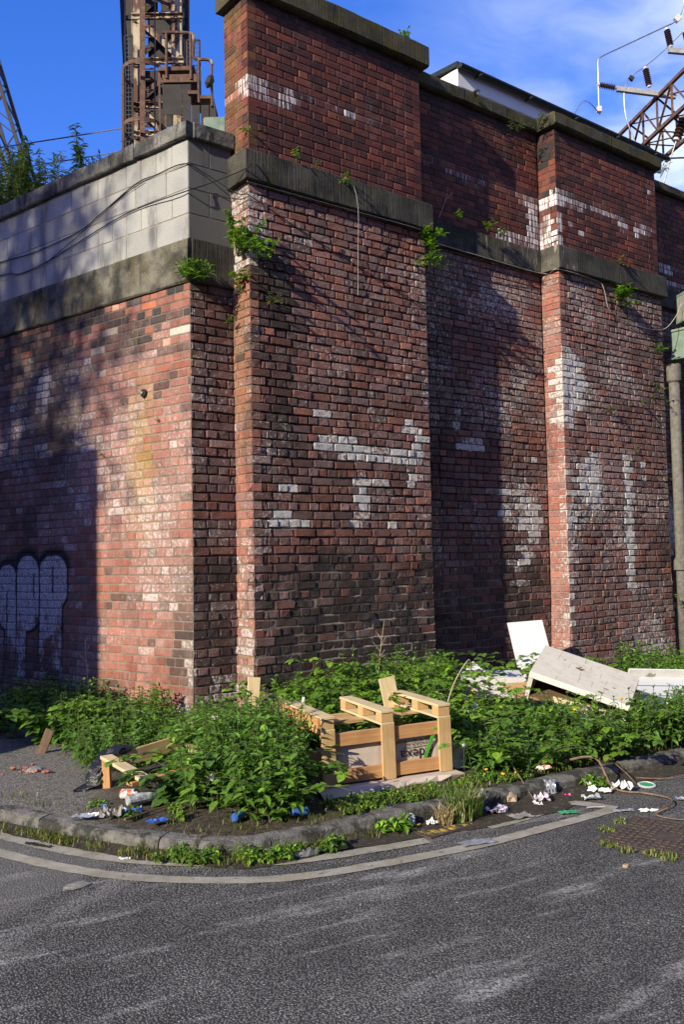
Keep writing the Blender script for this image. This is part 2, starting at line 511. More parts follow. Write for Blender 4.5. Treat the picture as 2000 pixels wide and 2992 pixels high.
def line_material():
    m, nt, bs = new_mat('worn_line_paint')
    pos = geo_pos(nt)
    a, h = asphalt_nodes(nt, pos)
    n = nzt(nt, pos, 6.0, 7.0, .7)
    fine = nzt(nt, pos, 140.0, 3.0, .7)
    p = mix(nt, ramp(nt, n, .35, .65), (.26, .24, .18), (.38, .36, .30))
    p = mix(nt, mth(nt, 'MULTIPLY', ramp(nt, nzt(nt, pos, 11.0, 6.0, .7), .56, .66), .5), p, (.36, .26, .06))
    p = mix(nt, mth(nt, 'MULTIPLY', ramp(nt, fine, .5, .75), .45), p, (.13, .13, .12))
    c = mix(nt, mth(nt, 'MULTIPLY', ramp(nt, nzt(nt, pos, 13.0, 8.0, .75), .57, .64), .85), p, a)
    nt.links.new(c, bs.inputs['Base Color']); bs.inputs['Roughness'].default_value = .85
    set_bump(nt, bs, mth(nt, 'ADD', fine, mth(nt, 'MULTIPLY', h, .35)), .6, .004)
    return m


def leaf_material(name, trans=.38, spec=.35):
    m, nt, bs = new_mat(name)
    at = node(nt, 'ShaderNodeAttribute', attribute_name='Col').outputs['Color']
    pos = geo_pos(nt)
    n = nzt(nt, pos, 60.0, 3.0, .6)
    f = ramp(nt, n, .25, .75, .7, 1.25)
    c = mix(nt, 1.0, at, node(nt, 'ShaderNodeCombineXYZ', {0: f, 1: f, 2: f}).outputs[0], 'MULTIPLY')
    nt.links.new(c, bs.inputs['Base Color']); bs.inputs['Roughness'].default_value = .45
    bs.inputs['Specular IOR Level'].default_value = spec
    tr = node(nt, 'ShaderNodeBsdfTranslucent', {'Color': mix(nt, 1.0, c, (1.5, 1.6, .5), 'MULTIPLY')})
    ms = node(nt, 'ShaderNodeMixShader', {0: trans, 1: bs.outputs[0], 2: tr.outputs[0]})
    nt.links.new(ms.outputs[0], nt.nodes['Material Output'].inputs['Surface'])
    return m


def wood_material(name, c1, c2, grain=90.0, weather=0.0):
    m, nt, bs = new_mat(name)
    tc = node(nt, 'ShaderNodeTexCoord').outputs['Object']
    p = vscale(nt, tc, (1.0, 1.0, 1.0))
    n = nzt(nt, vscale(nt, p, (.5, 9, 9)), 7.0, 5.0, .6)
    n2 = nzt(nt, p, 5.0, 4.0, .6)
    c = mix(nt, ramp(nt, n, .3, .7), c1, c2)
    c = mix(nt, mth(nt, 'MULTIPLY', ramp(nt, n2, .45, .75), .5), c, tuple(v * .72 for v in c1))
    kn = node(nt, 'ShaderNodeTexVoronoi', {'Vector': vscale(nt, p, (3.0, 8.0, 8.0)), 'Scale': 1.0}).outputs['Distance']
    c = mix(nt, mth(nt, 'MULTIPLY', ramp(nt, kn, .10, .05), .75), c, (.10, .045, .02))
    if weather:
        c = mix(nt, mth(nt, 'MULTIPLY', ramp(nt, nzt(nt, p, 14.0, 6.0, .7), .5, .68), weather), c, (.06, .05, .035))
    nt.links.new(c, bs.inputs['Base Color']); bs.inputs['Roughness'].default_value = .7
    bs.inputs['Specular IOR Level'].default_value = .25
    set_bump(nt, bs, n, .3, .004)
    return m


M = {}
for nm, kw in (('lower', {}), ('upper', dict(smooth=True)), ('wing', dict(spray=True))):
    for src in ('OBJ', 'ATT'):
        M['brick', nm, src] = brick_material(f'{nm}_brick_{src.lower()}', src, **kw)
M['mortar', 'lower'] = brick_material('lime_mortar', 'ATT', mortar=True)
M['mortar', 'upper'] = brick_material('dark_mortar', 'ATT', smooth=True)
M['mortar', 'wing'] = brick_material('sprayed_mortar', 'ATT', spray=True, mortar=True)
M['band'] = stone_material('tooled_band_stone', (.085, .079, .064), (.036, .034, .029), moss=.2)
M['band_streak'] = stone_material('band_stone_streaked', (.12, .11, .09), (.05, .047, .04), moss=.2, pale=.55)
M['wing_band'] = stone_material('wing_band_stone', (.20, .185, .145), (.036, .035, .031), tool=False, moss=.45, mosscol=(.12, .10, .04))
M['coping'] = stone_material('mossy_coping_stone', (.09, .083, .058), (.04, .037, .027), moss=.6, mosscol=(.075, .064, .014))
M['wing_coping'] = stone_material('weathered_concrete_coping', (.20, .195, .175), (.055, .055, .052), tool=False, moss=.25, pale=.5)
M['block'] = block_material(); M['block_dark'] = block_material('dark_concrete_block', .8)  # second copy is darker, for the blocks on the return face
M['core'] = plain('wall_core', (.06, .05, .045))
M['block_mortar'] = plain('block_mortar', (.36, .31, .24), rough=.9, bump=.5, scale=8)
M['asphalt'] = asphalt_material(); M['verge'] = verge_material(); M['line'] = line_material()
M['kerb'] = plain('kerb_concrete', (.17, .165, .15), rough=.9, var=.45, scale=11, bump=1.0, bdist=.02, bscale=60, col2=(.045, .044, .036), c2=(.44, .60))
M['soil'] = plain('gutter_dirt', (.055, .045, .032), rough=.95, var=.5, scale=40, bump=1.0, bdist=.02, col2=(.20, .17, .12), c2=(.55, .7))
M['ballast'] = plain('embankment_ground', (.08, .075, .06), rough=.95, var=.4, scale=5, bump=.8, bdist=.03)
M['leaf'] = leaf_material('leaf'); M['grass'] = leaf_material('grass_blade', .3)
M['stem'] = plain('green_stem', (.07, .09, .03), rough=.7, var=.4, scale=20)
M['twig'] = plain('dry_twig', (.17, .11, .07), rough=.8, var=.4, scale=40, bump=.4)
M['pale_stem'] = plain('bleached_stem', (.42, .36, .25), rough=.8, var=.3, scale=40)
M['bark'] = plain('bark', (.10, .075, .055), rough=.9, var=.4, scale=14, bump=.9, bdist=.02)
M['rust'] = plain('rusted_cream_steel', (.40, .33, .22), rough=.75, var=.25, scale=7, bump=.4, col2=(.085, .038, .022), c2=(.44, .56), stretch=(1, 1, .35))
M['rust_dark'] = plain('brown_rusted_steel', (.10, .055, .038), rough=.8, var=.4, scale=12, bump=.4, col2=(.20, .09, .04), c2=(.52, .66))
M['dark_steel'] = plain('dark_flecked_steel', (.022, .018, .015), rough=.7, var=.4, scale=8, col2=(.09, .045, .02), c2=(.6, .75))
M['mesh_wire'] = plain('galvanised_mesh', (.05, .06, .08), rough=.5, metal=.3)
M['galv'] = plain('galvanised_steel', (.36, .35, .31), rough=.55, metal=.35, var=.3, scale=10, col2=(.20, .15, .08), c2=(.56, .7))
M['insulator'] = plain('brown_glazed_porcelain', (.045, .016, .010), rough=.2, spec=.6, var=.2)
M['cap'] = plain('insulator_cap', (.55, .52, .46), rough=.6, var=.2)
M['wire'] = plain('black_cable', (.012, .012, .013), rough=.5, bump=0)
M['wire_white'] = plain('white_cable', (.42, .41, .37), rough=.5, bump=0)
M['wire_grey'] = plain('grey_wire', (.20, .23, .27), rough=.4, metal=.4, bump=0)
M['white_cladding'] = plain('white_cladding', (.74, .74, .74), rough=.5, var=.06, scale=4, bump=0)
M['gutter'] = plain('black_gutter_plastic', (.025, .035, .033), rough=.4, var=.3, bump=0)
M['green_paint'] = plain('pale_green_girder_paint', (.16, .22, .17), rough=.6, var=.25, scale=9, bump=.2, col2=(.25, .20, .07), c2=(.55, .72))
M['pipe'] = plain('cement_pipe', (.15, .14, .12), rough=.9, var=.3, scale=18, bump=.6, bdist=.006, col2=(.10, .095, .08), c2=(.5, .68))
M['iron'] = plain('rusty_cast_iron', (.075, .055, .043), rough=.7, var=.4, scale=25, bump=.5, col2=(.16, .075, .03), c2=(.58, .72))
M['pine'] = wood_material('fresh_pine', (.47, .30, .135), (.58, .40, .20))
M['pine_red'] = wood_material('orange_pine', (.44, .22, .085), (.54, .31, .14))
M['pine_pale'] = wood_material('pale_pine', (.56, .43, .23), (.66, .53, .32))
M['old_wood'] = wood_material('brown_board', (.12, .075, .045), (.19, .125, .08), weather=.4)
M['plank_print'] = wood_material('whitewashed_planks', (.52, .49, .42), (.60, .575, .51), weather=.2)
M['laminate'] = plain('white_laminate', (.55, .56, .57), rough=.35, spec=.5, var=.05, scale=3, bump=0, col2=(.55, .54, .5), c2=(.66, .8))
M['dirty_laminate'] = plain('dirty_white_board', (.70, .69, .66), rough=.6, var=.1, scale=9, col2=(.28, .26, .22), c2=(.58, .68))
M['chipboard'] = plain('chipboard', (.42, .26, .13), rough=.8, var=.2, scale=60)
M['black_line'] = plain('black_edging', (.01, .01, .012), rough=.5, bump=0)
M['cardboard'] = plain('cardboard', (.52, .44, .37), rough=.85, var=.1, scale=3, bump=.3, bdist=.003, stretch=(1, 1, .15), bscale=55)
M['print'] = plain('black_print', (.015, .013, .012), rough=.7, bump=0)
M['label_blue'] = plain('blue_label', (.18, .28, .55), rough=.5, bump=0)
M['label_white'] = plain('white_label_ink', (.8, .82, .85), rough=.5, bump=0)
M['black_plastic'] = plain('black_plastic_sack', (.012, .012, .013), rough=.28, spec=.6, var=.3, bump=.6, bdist=.01, scale=18)
M['paper'] = plain('white_paper', (.74, .74, .74), rough=.8, var=.1, scale=15, col2=(.40, .36, .30), c2=(.6, .75))
M['foil'] = plain('grey_foil_wrapper', (.42, .44, .48), rough=.35, metal=.5, var=.3, scale=30)
M['grey_rubble'] = plain('grey_rubble', (.26, .25, .22), rough=.9, var=.3, scale=22, bump=.8, bdist=.01)
M['brick_rubble'] = plain('red_brick_rubble', (.33, .13, .09), rough=.9, var=.35, scale=25, bump=.8, bdist=.01)
M['tan_rubble'] = plain('pale_brown_rubble', (.42, .32, .20), rough=.9, var=.4, scale=28, bump=.8, bdist=.01)
M['blue_plastic'] = plain('blue_plastic', (.03, .10, .36), rough=.35, spec=.5, var=.3, scale=30, col2=(.5, .6, .75), c2=(.62, .7))
M['red_white'] = plain('red_white_wrapper', (.70, .66, .62), rough=.4, var=.1, scale=30, col2=(.55, .10, .05), c2=(.48, .53))
M['pink'] = plain('pink_plastic', (.75, .06, .30), rough=.4, bump=0)
M['purple'] = plain('purple_wrapper', (.30, .20, .36), rough=.5, var=.2, scale=40, col2=(.62, .58, .62), c2=(.44, .52))
M['green_plastic'] = plain('green_plastic', (.05, .32, .13), rough=.4, bump=0)
M['green_strap'] = plain('green_packing_strap', (.08, .34, .05), rough=.4, bump=0)
M['clear_plastic'] = plain('dirty_clear_plastic', (.40, .44, .46), rough=.25, spec=.6, var=.4, scale=30, col2=(.16, .17, .17), c2=(.5, .62))
M['grey_plastic'] = plain('grey_plastic', (.13, .13, .135), rough=.5, var=.2)
M['tray'] = plain('black_tray', (.02, .022, .022), rough=.35, bump=0)
M['yellow'] = plain('yellow_plastic', (.7, .42, .02), rough=.4, bump=0)
M['house_brick'] = plain('house_brick', (.22, .10, .07), rough=.9, var=.3, scale=9)
M['slate'] = plain('slate', (.06, .06, .07), rough=.7)
M['glass'] = plain('dark_glass', (.02, .025, .03), rough=.08, spec=.6, bump=0)
# ------------------------------------------------------------------ brickwork
GX = (-.5, -.43, 0, .43, .5); GZ = (-.5, -.40, .40, .5)


def brick_variant(k, rough):
    """unit brick: x,z in -.5...5, y 0 (face) to 1 (back); uneven, worn face"""
    r = random.Random(k * 31 + (1000 if rough else 0))
    vs = []
    tiltx, tiltz = r.uniform(-.05, .05), r.uniform(-.05, .05)
    for i, x in enumerate(GX):
        for j, z in enumerate(GZ):
            edge = i in (0, 4), j in (0, 3)
            if rough:
                y = r.uniform(-.022, .028) + tiltx * x + tiltz * z
                if any(edge): y = r.uniform(.02, .065) + tiltx * x
                if all(edge): y = r.uniform(.03, .15)
                x2 = x + (r.uniform(0, .035) * (1 if x < 0 else -1) if edge[0] else r.uniform(-.04, .04))
                z2 = z + (r.uniform(0, .06) * (1 if z < 0 else -1) if edge[1] else r.uniform(-.04, .04))
            else:
                y = r.uniform(-.008, .012) + .3 * tiltx * x
                if any(edge): y = r.uniform(.03, .055)
                if all(edge): y = r.uniform(.05, .10)
                x2, z2 = x, z
            vs.append((x2, y, z2))
    fs = []
    for i in range(4):
        for j in range(3):
            q = (i * 4 + j, (i + 1) * 4 + j, (i + 1) * 4 + j + 1, i * 4 + j + 1)
            fs.append(q)
    ring = [i * 4 for i in range(5)] + [16 + j for j in range(1, 4)] + [i * 4 + 3 for i in (3, 2, 1, 0)] + [2, 1]
    n = len(vs)
    for q in ring:
        vs.append((vs[q][0], 1.0, vs[q][2]))
    L = len(ring)
    for k2 in range(L):
        a, b = ring[k2], ring[(k2 + 1) % L]
        fs.append((b, a, n + k2, n + (k2 + 1) % L))
    return np.array(vs, dtype=np.float64), fs


NVAR = 14
VAR = {(False, k): brick_variant(k, False) for k in range(NVAR)}
VAR.update({(True, k): brick_variant(k, True) for k in range(NVAR)})
VMESH = {}


def brick_mesh(style, rough, k):
    key = (style, rough, k)
    if key not in VMESH:
        me = bpy.data.meshes.new('brick')
        v, f = VAR[rough, k]
        me.from_pydata([tuple(p) for p in v], [], f); me.polygons.foreach_set('use_smooth', [False] * len(f)); me.update()
        me.materials.append(M['brick', style, 'OBJ'])
        VMESH[key] = me
    return VMESH[key]


CAMM = scene.camera.matrix_world.inverted()


def seen(p):
    q = CAMM @ p
    if q.z > -.5: return 0, 0
    return 2650 * q.x / -q.z, 2650 * q.y / -q.z


class Wall:
    def __init__(s, T):
        s.T = T; s.b = []; s.mv = MB(); s.mv.col = (0, 0, 0, 1)
        s.M = Matrix.Translation(T.location) @ Matrix.Rotation(T.rotation_euler[2], 4, 'Z')

    def face(s, o, ang, L, z0, z1, colfn, mortfn, bond='english', style='lower', u_off=0.0, flare=None, course=None,
             left=0, right=0, joint=.011, rough=True, seed=0, phase=0, u_base=0.0, mort_in=.010):
        """lay brick courses on a face that starts at o (wall frame), turned by ang, L long.
        left/right: 1 = this face shows the long side of the quoin on even rows, -1 = on odd rows, 0 = plain end"""
        rd = random.Random(seed * 77 + 5)
        ca, sa = math.cos(ang), math.sin(ang)
        ux, uy = ca, sa; nx, ny = -sa, ca         # nx,ny: into the wall
        z = z0; row = phase
        while z < z1 - .02:
            h = course(z) if course else .083
            if z + h > z1 - .025: h = z1 - z
            x0, x1 = 0.0, L
            q0 = q1 = None
            if left:
                q0 = .222 if ((row % 2 == 0) == (left > 0)) else .105
            if right:
                q1 = .222 if ((row % 2 == 0) == (right > 0)) else .105
            cuts = [0.0]
            x = q0 if q0 else 0.0
            if q0: cuts.append(min(x, L))
            end = L - q1 if q1 else L
            S, H = .240, .120
            if bond == 'english':
                seq = [S] if row % 2 == 0 else [H]
                if q0 and q0 < .2:
                    x += .056; cuts.append(x)          # queen closer
                if not q0: x = -S * (.25 if row % 2 == 0 else .37)
            elif bond == 'flemish':
                seq = [S, H]
                if not q0: x = -.18 if row % 2 else 0.0
                elif q0 > .2: seq = [H, S]
                else:
                    x += .060; cuts.append(x)
            elif bond == 'mixed':
                seq = [S] if row % 3 == 1 else ([H, H, S, H] if row % 3 == 0 else [H])
                x = -S * rd.random()
            k = 0
            while x < end - .02:
                x += seq[k % len(seq)] * (1 + rd.uniform(-.06, .06)); k += 1
                if x < .03: continue
                if x > end - .045: x = end
                cuts.append(x)
            if q1 and cuts[-1] < L: cuts.append(L)
            zc = z + h / 2
            fl = flare(zc) if flare else 0.0
            for a, b in zip(cuts[:-1], cuts[1:]):
                if b - a < .022: continue
                uc = (a + b) / 2
                r, g, bl, w = colfn(uc + u_base, zc, rd)
                rg = rough(uc + u_base, zc) if callable(rough) else rough
                j = joint * (rd.uniform(.5, 1.3) if rg else rd.uniform(.75, 1.25))
                e0 = 0 if a == 0 and left else j / 2
                e1 = 0 if b == L and right else j / 2
                sx = (b - a) - e0 - e1
                cx = (a + e0 + b - e1) / 2
                out = -fl + (rd.uniform(-.006, .005) if rg else rd.uniform(-.0012, .0012))
                if rg and rd.random() < .06: out -= rd.uniform(.003, .008)
                dep = .10
                wav = .010 * fbm((a + u_base) * 1.1, row * .13, seed, 1.0, 2) if rg else .004 * fbm((a + u_base) * 1.1, row * .13, seed, 1.0, 2)
                loc = (o[0] + ux * cx + nx * out, o[1] + uy * cx + ny * out, zc + wav + (rd.uniform(-.0035, .0035) if rg else 0))
                tilt = rd.uniform(-.022, .022) if rg else rd.uniform(-.002, .002)
                s.b.append((loc, ang, sx, dep, h - j, style, rg, rd.randrange(NVAR), (r, g, bl, w), tilt))
            z += h; row += 1
        # mortar bed behind the faces
        nu = max(2, int(L / .09) + 1); nv = max(2, int((z1 - z0) / .09) + 1)
        P = []; cols = []
        for i in range(nu + 1):
            col = []
            for j in range(nv + 1):
                u = L * i / nu; zz = z0 + (z1 - z0) * j / nv
                fl = flare(zz) if flare else 0.0
                d = (mort_in(u + u_base, zz) if callable(mort_in) else mort_in) - fl
                col.append((o[0] + ux * u + nx * d, o[1] + uy * u + ny * d, zz)); cols.append(mortfn(u + u_base, zz))
            P.append(col)
        s.mv.col = None
        s.mv.grid(P, nu + 1, nv + 1); s.mv.c += cols

    def finish(s, mstyle, limit=300):
        s.mv.build('mortar', M['mortar', mstyle[0]], s.T)
        sc = []
        for i, q in enumerate(s.b):
            p = s.M @ Vector(q[0])
            x, y = seen(p)
            inside = abs(x) < 1010 and abs(y) < 1500
            nrm = s.M.to_3x3() @ Vector((math.sin(q[1]), -math.cos(q[1]), 0))
            d = Vector((0, 0, 1.6)) - p
            ar = q[2] * q[4] * max(0, nrm.dot(d.normalized())) / d.length_squared
            sc.append((ar if inside else ar * .01, i))
        sc.sort(reverse=True)
        big = set(i for _, i in sc[:limit])
        groups = {}
        for i, (loc, ang, sx, dep, sz, style, rg, k, col, tilt) in enumerate(s.b):
            if i in big:
                ob = bpy.data.objects.new('brick', brick_mesh(style, rg, k)); COL.objects.link(ob)
                ob.parent = s.T; ob.location = loc; ob.rotation_euler = (0, tilt, ang); ob.scale = (sx, dep, sz)
                ob.color = col
            else:
                groups.setdefault(style, []).append(i)
        for style, ids in groups.items():
            VV = []; FF = []; CC = []; SM = []; off = 0
            for i in ids:
                loc, ang, sx, dep, sz, _, rg, k, col, tilt = s.b[i]
                v, f = VAR[rg, k]
                q = v * np.array((sx, dep, sz))
                ct, st = math.cos(tilt), math.sin(tilt)
                q = np.stack((q[:, 0] * ct + q[:, 2] * st, q[:, 1], -q[:, 0] * st + q[:, 2] * ct), 1)
                c, sn = math.cos(ang), math.sin(ang)
                q = np.stack((q[:, 0] * c - q[:, 1] * sn, q[:, 0] * sn + q[:, 1] * c, q[:, 2]), 1) + np.array(loc)
                SM += [False] * len(f); VV.append(q); FF += [tuple(t + off for t in p) for p in f]; off += len(q)
                CC.append(np.tile(np.array(col, dtype=np.float32), (len(q), 1)))
            me = bpy.data.meshes.new('brickwork')
            me.from_pydata(np.concatenate(VV).tolist(), [], FF); me.polygons.foreach_set('use_smooth', SM)
            at = me.color_attributes.new('Col', 'FLOAT_COLOR', 'POINT')
            at.data.foreach_set('color', np.concatenate(CC).ravel()); me.update()
            ob = link('brickwork', me, M['brick', style, 'ATT'], s.T); ob['kind'] = 'stuff'


def lerp(a, b, t):
    t = max(0.0, min(1.0, t)); return tuple(x + (y - x) * t for x, y in zip(a, b))


def sst(a, b, x):
    t = max(0.0, min(1.0, (x - a) / (b - a))); return t * t * (3 - 2 * t)


def blob(u, z, cu, cz, ru, rz):
    d = ((u - cu) / ru) ** 2 + ((z - cz) / rz) ** 2
    return max(0.0, 1.0 - d)


REDS0 = [(.300, .085, .055), (.235, .070, .050), (.340, .115, .070), (.200, .075, .060), (.260, .105, .085), (.175, .085, .075), (.280, .075, .045)]
PURP0 = [(.200, .120, .118), (.165, .095, .095), (.230, .150, .140), (.15, .10, .10)]
REDS = [tuple(v * 1.5 for v in c) for c in REDS0]; PURP = [tuple(v * 1.8 for v in c) for c in PURP0]
SOOT = (.030, .026, .025)


def base_red(rd, purple=.3):
    c = rd.choice(PURP) if rd.random() < purple else rd.choice(REDS)
    k = rd.uniform(.85, 1.15)
    c = lerp(c, (.31, .165, .138), .5)
    return tuple(v * k for v in c)


P1W = [(1.2, 2.7, .5, .05), (1.75, 2.68, .3, .06), (2.0, 2.45, .12, .1), (1.32, 2.12, .08, .08), (.62, 4.7, .2, .04), (1.5, 3.4, .06, .04), (.75, 3.0, .2, .04), (1.93, 2.99, .2, .07), (2.07, 2.85, .12, .22), (2.06, 2.70, .14, .08), (1.83, 2.60, .34, .05), (1.48, 2.58, .12, .05), (1.40, 2.62, .5, .04),
       (1.07, 2.80, .22, .05), (.88, 2.79, .10, .05), (1.0, 2.68, .3, .06), (.73, 2.51, .11, .07), (1.24, 2.38, .10, .10), (1.27, 2.24, .10, .10),
       (1.62, 2.38, .12, .05), (1.90, 2.39, .10, .06), (1.22, 1.99, .16, .06), (1.0, 1.86, .05, .1), (1.68, 1.93, .09, .07), (.40, 2.29, .12, .06), (.32, 2.05, .13, .07), (.85, 4.17, .10, .05), (.4, 1.96, .3, .09)]


def pier1_low(u, z, rd):
    c = base_red(rd, .38)
    n = fbm(u * 1.3 + 3, z * .9, 0, 1.6) ; n2 = fbm(u, z, 4.2, 4.5)
    soot = .24 + .6 * n + .35 * n2
    soot += 1.05 * sst(2.1, 1.1, z) * (.5 + .5 * sst(0, .5, u))
    soot += .85 * blob(u, z, .3, 4.0, .5, .75) - .9 * blob(u, z, .85, 4.25, .4, .5) - .35 * blob(u, z, 1.6, 4.7, .8, .5)
    soot += .35 * blob(u, z, .3, 2.7, .5, .9)
    if rd.random() < .16: soot -= .6
    c = lerp(c, SOOT, .9 * max(0, min(1, soot)))
    w = max([0] + [blob(u, z, *b) for b in P1W]) * rd.uniform(1.1, 1.9)
    w = max(w, .20 + .3 * fbm(u, z, 9.1, 2.1))
    if z < 1.7: w *= .5
    w = max(w, .62 * blob(u, z, 0.05, 4.75, .35, .6), .4 * blob(u, z, .1, 1.9, .25, .5))
    return (*c, max(0, min(1, w)))


def pier1_low_mort(u, z):
    pale = sst(2.0, 1.2, z) * (.35 + .75 * sst(.4, 1.5, u)) + .5 * sst(3.0, 2.2, z) * sst(1.9, 2.2, u)
    n = .5 + .5 * fbm(u, z, 2.0, 5.0)
    w = max([0] + [blob(u, z, *b) for b in P1W])
    return (*lerp((.050, .042, .036), (.50, .46, .38), min(1, pale * (.6 + .6 * n))), min(.8, .05 + .8 * w))


def pier1_ret(u, z, rd):
    """u from the front corner into the wall"""
    c = base_red(rd, .05); c = tuple(v * 1.5 for v in c)
    yel = .75 * sst(2.2, 3.2, z) * (.6 + .5 * fbm(u, z, 1, 4))
    c = lerp(c, rd.choice([(.36, .20, .06), (.30, .22, .08), (.42, .17, .07)]), yel)
    if z > 3.4 and rd.random() < .35: c = lerp(c, (.06, .06, .05), .75)
    w = .25 + .3 * fbm(u, z, 2, 3)
    if z < 2.0: w += .35 * rd.random()
    if z > 4.3: w += .35
    return (*c, max(0, min(1, w)))


def wing_ret(u, z, rd):
    c = base_red(rd, .6); c = tuple(v * .8 for v in c)
    s = .30 + .5 * sst(2.1, 1.3, z) + .3 * fbm(u, z, 3, 3) + .3 * sst(3.4, 4.0, z)
    if z < .85 and rd.random() < .45: s = .1
    if rd.random() < .12: s -= .4
    c = lerp(c, SOOT, .92 * max(0, min(1, s)))
    w = .22 + .3 * fbm(u, z, 6, 3) + (.4 if (z < .9 and rd.random() < .3) else 0) + .35 * sst(.12, .0, u) * sst(1.8, 2.6, z)
    return (*c, max(0, min(.8, w)))


def wing_low(u, z, rd):
    c = lerp(rd.choice([(.42, .135, .090), (.38, .115, .075), (.45, .175, .125), (.36, .14, .11), (.33, .10, .068), (.44, .20, .16)]), (.38, .165, .128), .4)
    k = rd.uniform(.74, .98); c = tuple(v * k for v in c)
    top = sst(3.55, 3.95, z)
    if rd.random() < .5 * top: c = rd.choice([(.07, .05, .05), (.045, .04, .04), (.10, .055, .05)])
    elif rd.random() < .28 * top: c = rd.choice([(.55, .30, .2), (.60, .50, .42), (.5, .16, .08)])
    elif rd.random() < .07: c = (.14, .07, .06)
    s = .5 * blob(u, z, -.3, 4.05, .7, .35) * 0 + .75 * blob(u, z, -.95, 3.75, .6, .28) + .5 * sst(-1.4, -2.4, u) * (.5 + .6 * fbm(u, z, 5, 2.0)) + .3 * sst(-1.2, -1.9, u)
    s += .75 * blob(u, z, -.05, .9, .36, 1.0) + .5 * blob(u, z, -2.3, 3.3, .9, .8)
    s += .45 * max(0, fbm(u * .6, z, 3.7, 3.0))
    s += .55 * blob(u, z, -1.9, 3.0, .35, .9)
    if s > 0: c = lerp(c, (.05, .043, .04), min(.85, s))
    yel = .9 * blob(u, z, -.72 + .12 * fbm(0, z, 1, 2), 2.65, .22, 1.0) * (.4 + .6 * rd.random())
    c = lerp(c, (.38, .24, .06), yel)
    w = .26 + .36 * fbm(u, z, 8.3, 1.6) + .14 * blob(u, z, -.5, 2.2, 1.4, 1.0) + rd.uniform(-.06, .06)
    w = max(w, .85 * blob(u, z, -.3, 1.2, .12, .12), .8 * blob(u, z, -2.26, 3.45, .22, .4), .7 * blob(u, z, -.06, .75, .1, .35))
    if rd.random() < .05: w += .25
    w *= 1 - .6 * top
    return (*c, max(0, min(.78, w)))


def wing_mort(u, z):
    n = .5 + .5 * fbm(u, z, 1.3, 4.0)
    c = lerp((.15, .125, .09), (.30, .26, .20), n)
    c = lerp(c, (.34, .27, .10), .7 * blob(u, z, -.7, 2.6, .3, 1.0))
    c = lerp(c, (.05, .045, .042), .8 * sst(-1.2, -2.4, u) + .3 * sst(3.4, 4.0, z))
    return (*c, .1)


RECW = [(2.94, 3.18, .05, .12), (2.94, 3.06, .08, .05), (3.2, 2.89, .3, .08), (3.7, 2.35, .3, .08), (4.02, 2.40, .28, .07), (4.12, 2.2, .3, .14), (4.22, 1.95, .2, .3), (4.0, 2.0, .25, .12),
        (4.08, 1.65, .2, .12), (3.95, 1.5, .3, .06), (3.93, 1.3, .22, .07), (4.2, 2.75, .1, .06), (3.7, 2.1, .15, .15)]


def mort_low(u, z):
    return .014 - .0045 * sst(1.9, 1.3, z)


def rec_low(u, z, rd):
    c = base_red(rd, .45)
    n = fbm(u * 1.2 + 9, z * .8, 1, 1.5)
    s = .30 + .5 * n + .6 * sst(1.9, 1.0, z) + .3 * sst(3.2, 2.4, u) * sst(1.2, 3.0, z)  # last term darkens the left side, more with height
    if rd.random() < .2: s -= .5
    c = lerp(c, SOOT, .85 * max(0, min(1, s)))
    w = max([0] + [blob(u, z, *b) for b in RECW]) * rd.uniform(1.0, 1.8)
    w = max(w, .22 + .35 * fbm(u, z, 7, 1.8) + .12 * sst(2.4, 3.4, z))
    if z < 1.4: w *= .5
    return (*c, max(0, min(1, w)))


def rec_mort(u, z):
    n = .5 + .5 * fbm(u, z, 6.0, 5.0)
    return (*lerp((.060, .048, .040), (.30, .275, .22), sst(2.1, 1.2, z) * (.5 + .5 * n)), min(.8, .05 + .8 * max(blob(u, z, *b) for b in RECW)))


P2W = [(4.62, 3.98, .28, .20), (4.68, 3.75, .36, .28), (4.66, 3.50, .34, .22), (4.55, 3.28, .18, .2), (4.55, 2.55, .13, .10), (4.52, 2.0, .1, 1.6), (5.75, 2.0, .10, 1.2), (6.1, 2.75, .06, .22), (5.0, 2.5, .3, .5)]


def pier2_low(u, z, rd):
    c = base_red(rd, .62)
    n = fbm(u * 1.1 + 1, z * .8, 3, 1.4)
    s = .18 + .5 * n + .25 * sst(6.2, 6.6, u) + .30 * blob(u, z, 6.3, 2.6, .6, 2.2)
    if rd.random() < .2: s -= .5
    c = lerp(c, SOOT, .8 * max(0, min(1, s)))
    w = max([0] + [blob(u, z, *b) for b in P2W]) * rd.uniform(1.2, 2.0)
    w = max(w, .34 + .35 * fbm(u, z, 11, 1.7))
    return (*c, max(0, min(1, w)))


def pier2_mort(u, z):
    n = .5 + .5 * fbm(u, z, 8.0, 5.0)
    return (*lerp((.055, .047, .042), (.27, .25, .21), sst(1.5, .7, z) * (.5 + .5 * n)), min(.8, .15 + .8 * max(blob(u, z, *b) for b in P2W)))


def pier2_ret(u, z, rd):
    c = base_red(rd, .05); c = tuple(v * 1.5 for v in c)
    w = .30 + .3 * fbm(u, z, 2, 3)
    if 3.2 < z < 4.05: w += .75 * sst(.22, .02, u)
    elif z < 3.2: w += .5 * sst(.10, .0, u) * (rd.random() < .7)
    return (*c, max(0, min(1, w)))


UP = [(.165, .042, .030), (.125, .034, .026), (.200, .055, .036), (.090, .030, .026), (.150, .045, .035), (.23, .075, .045)]


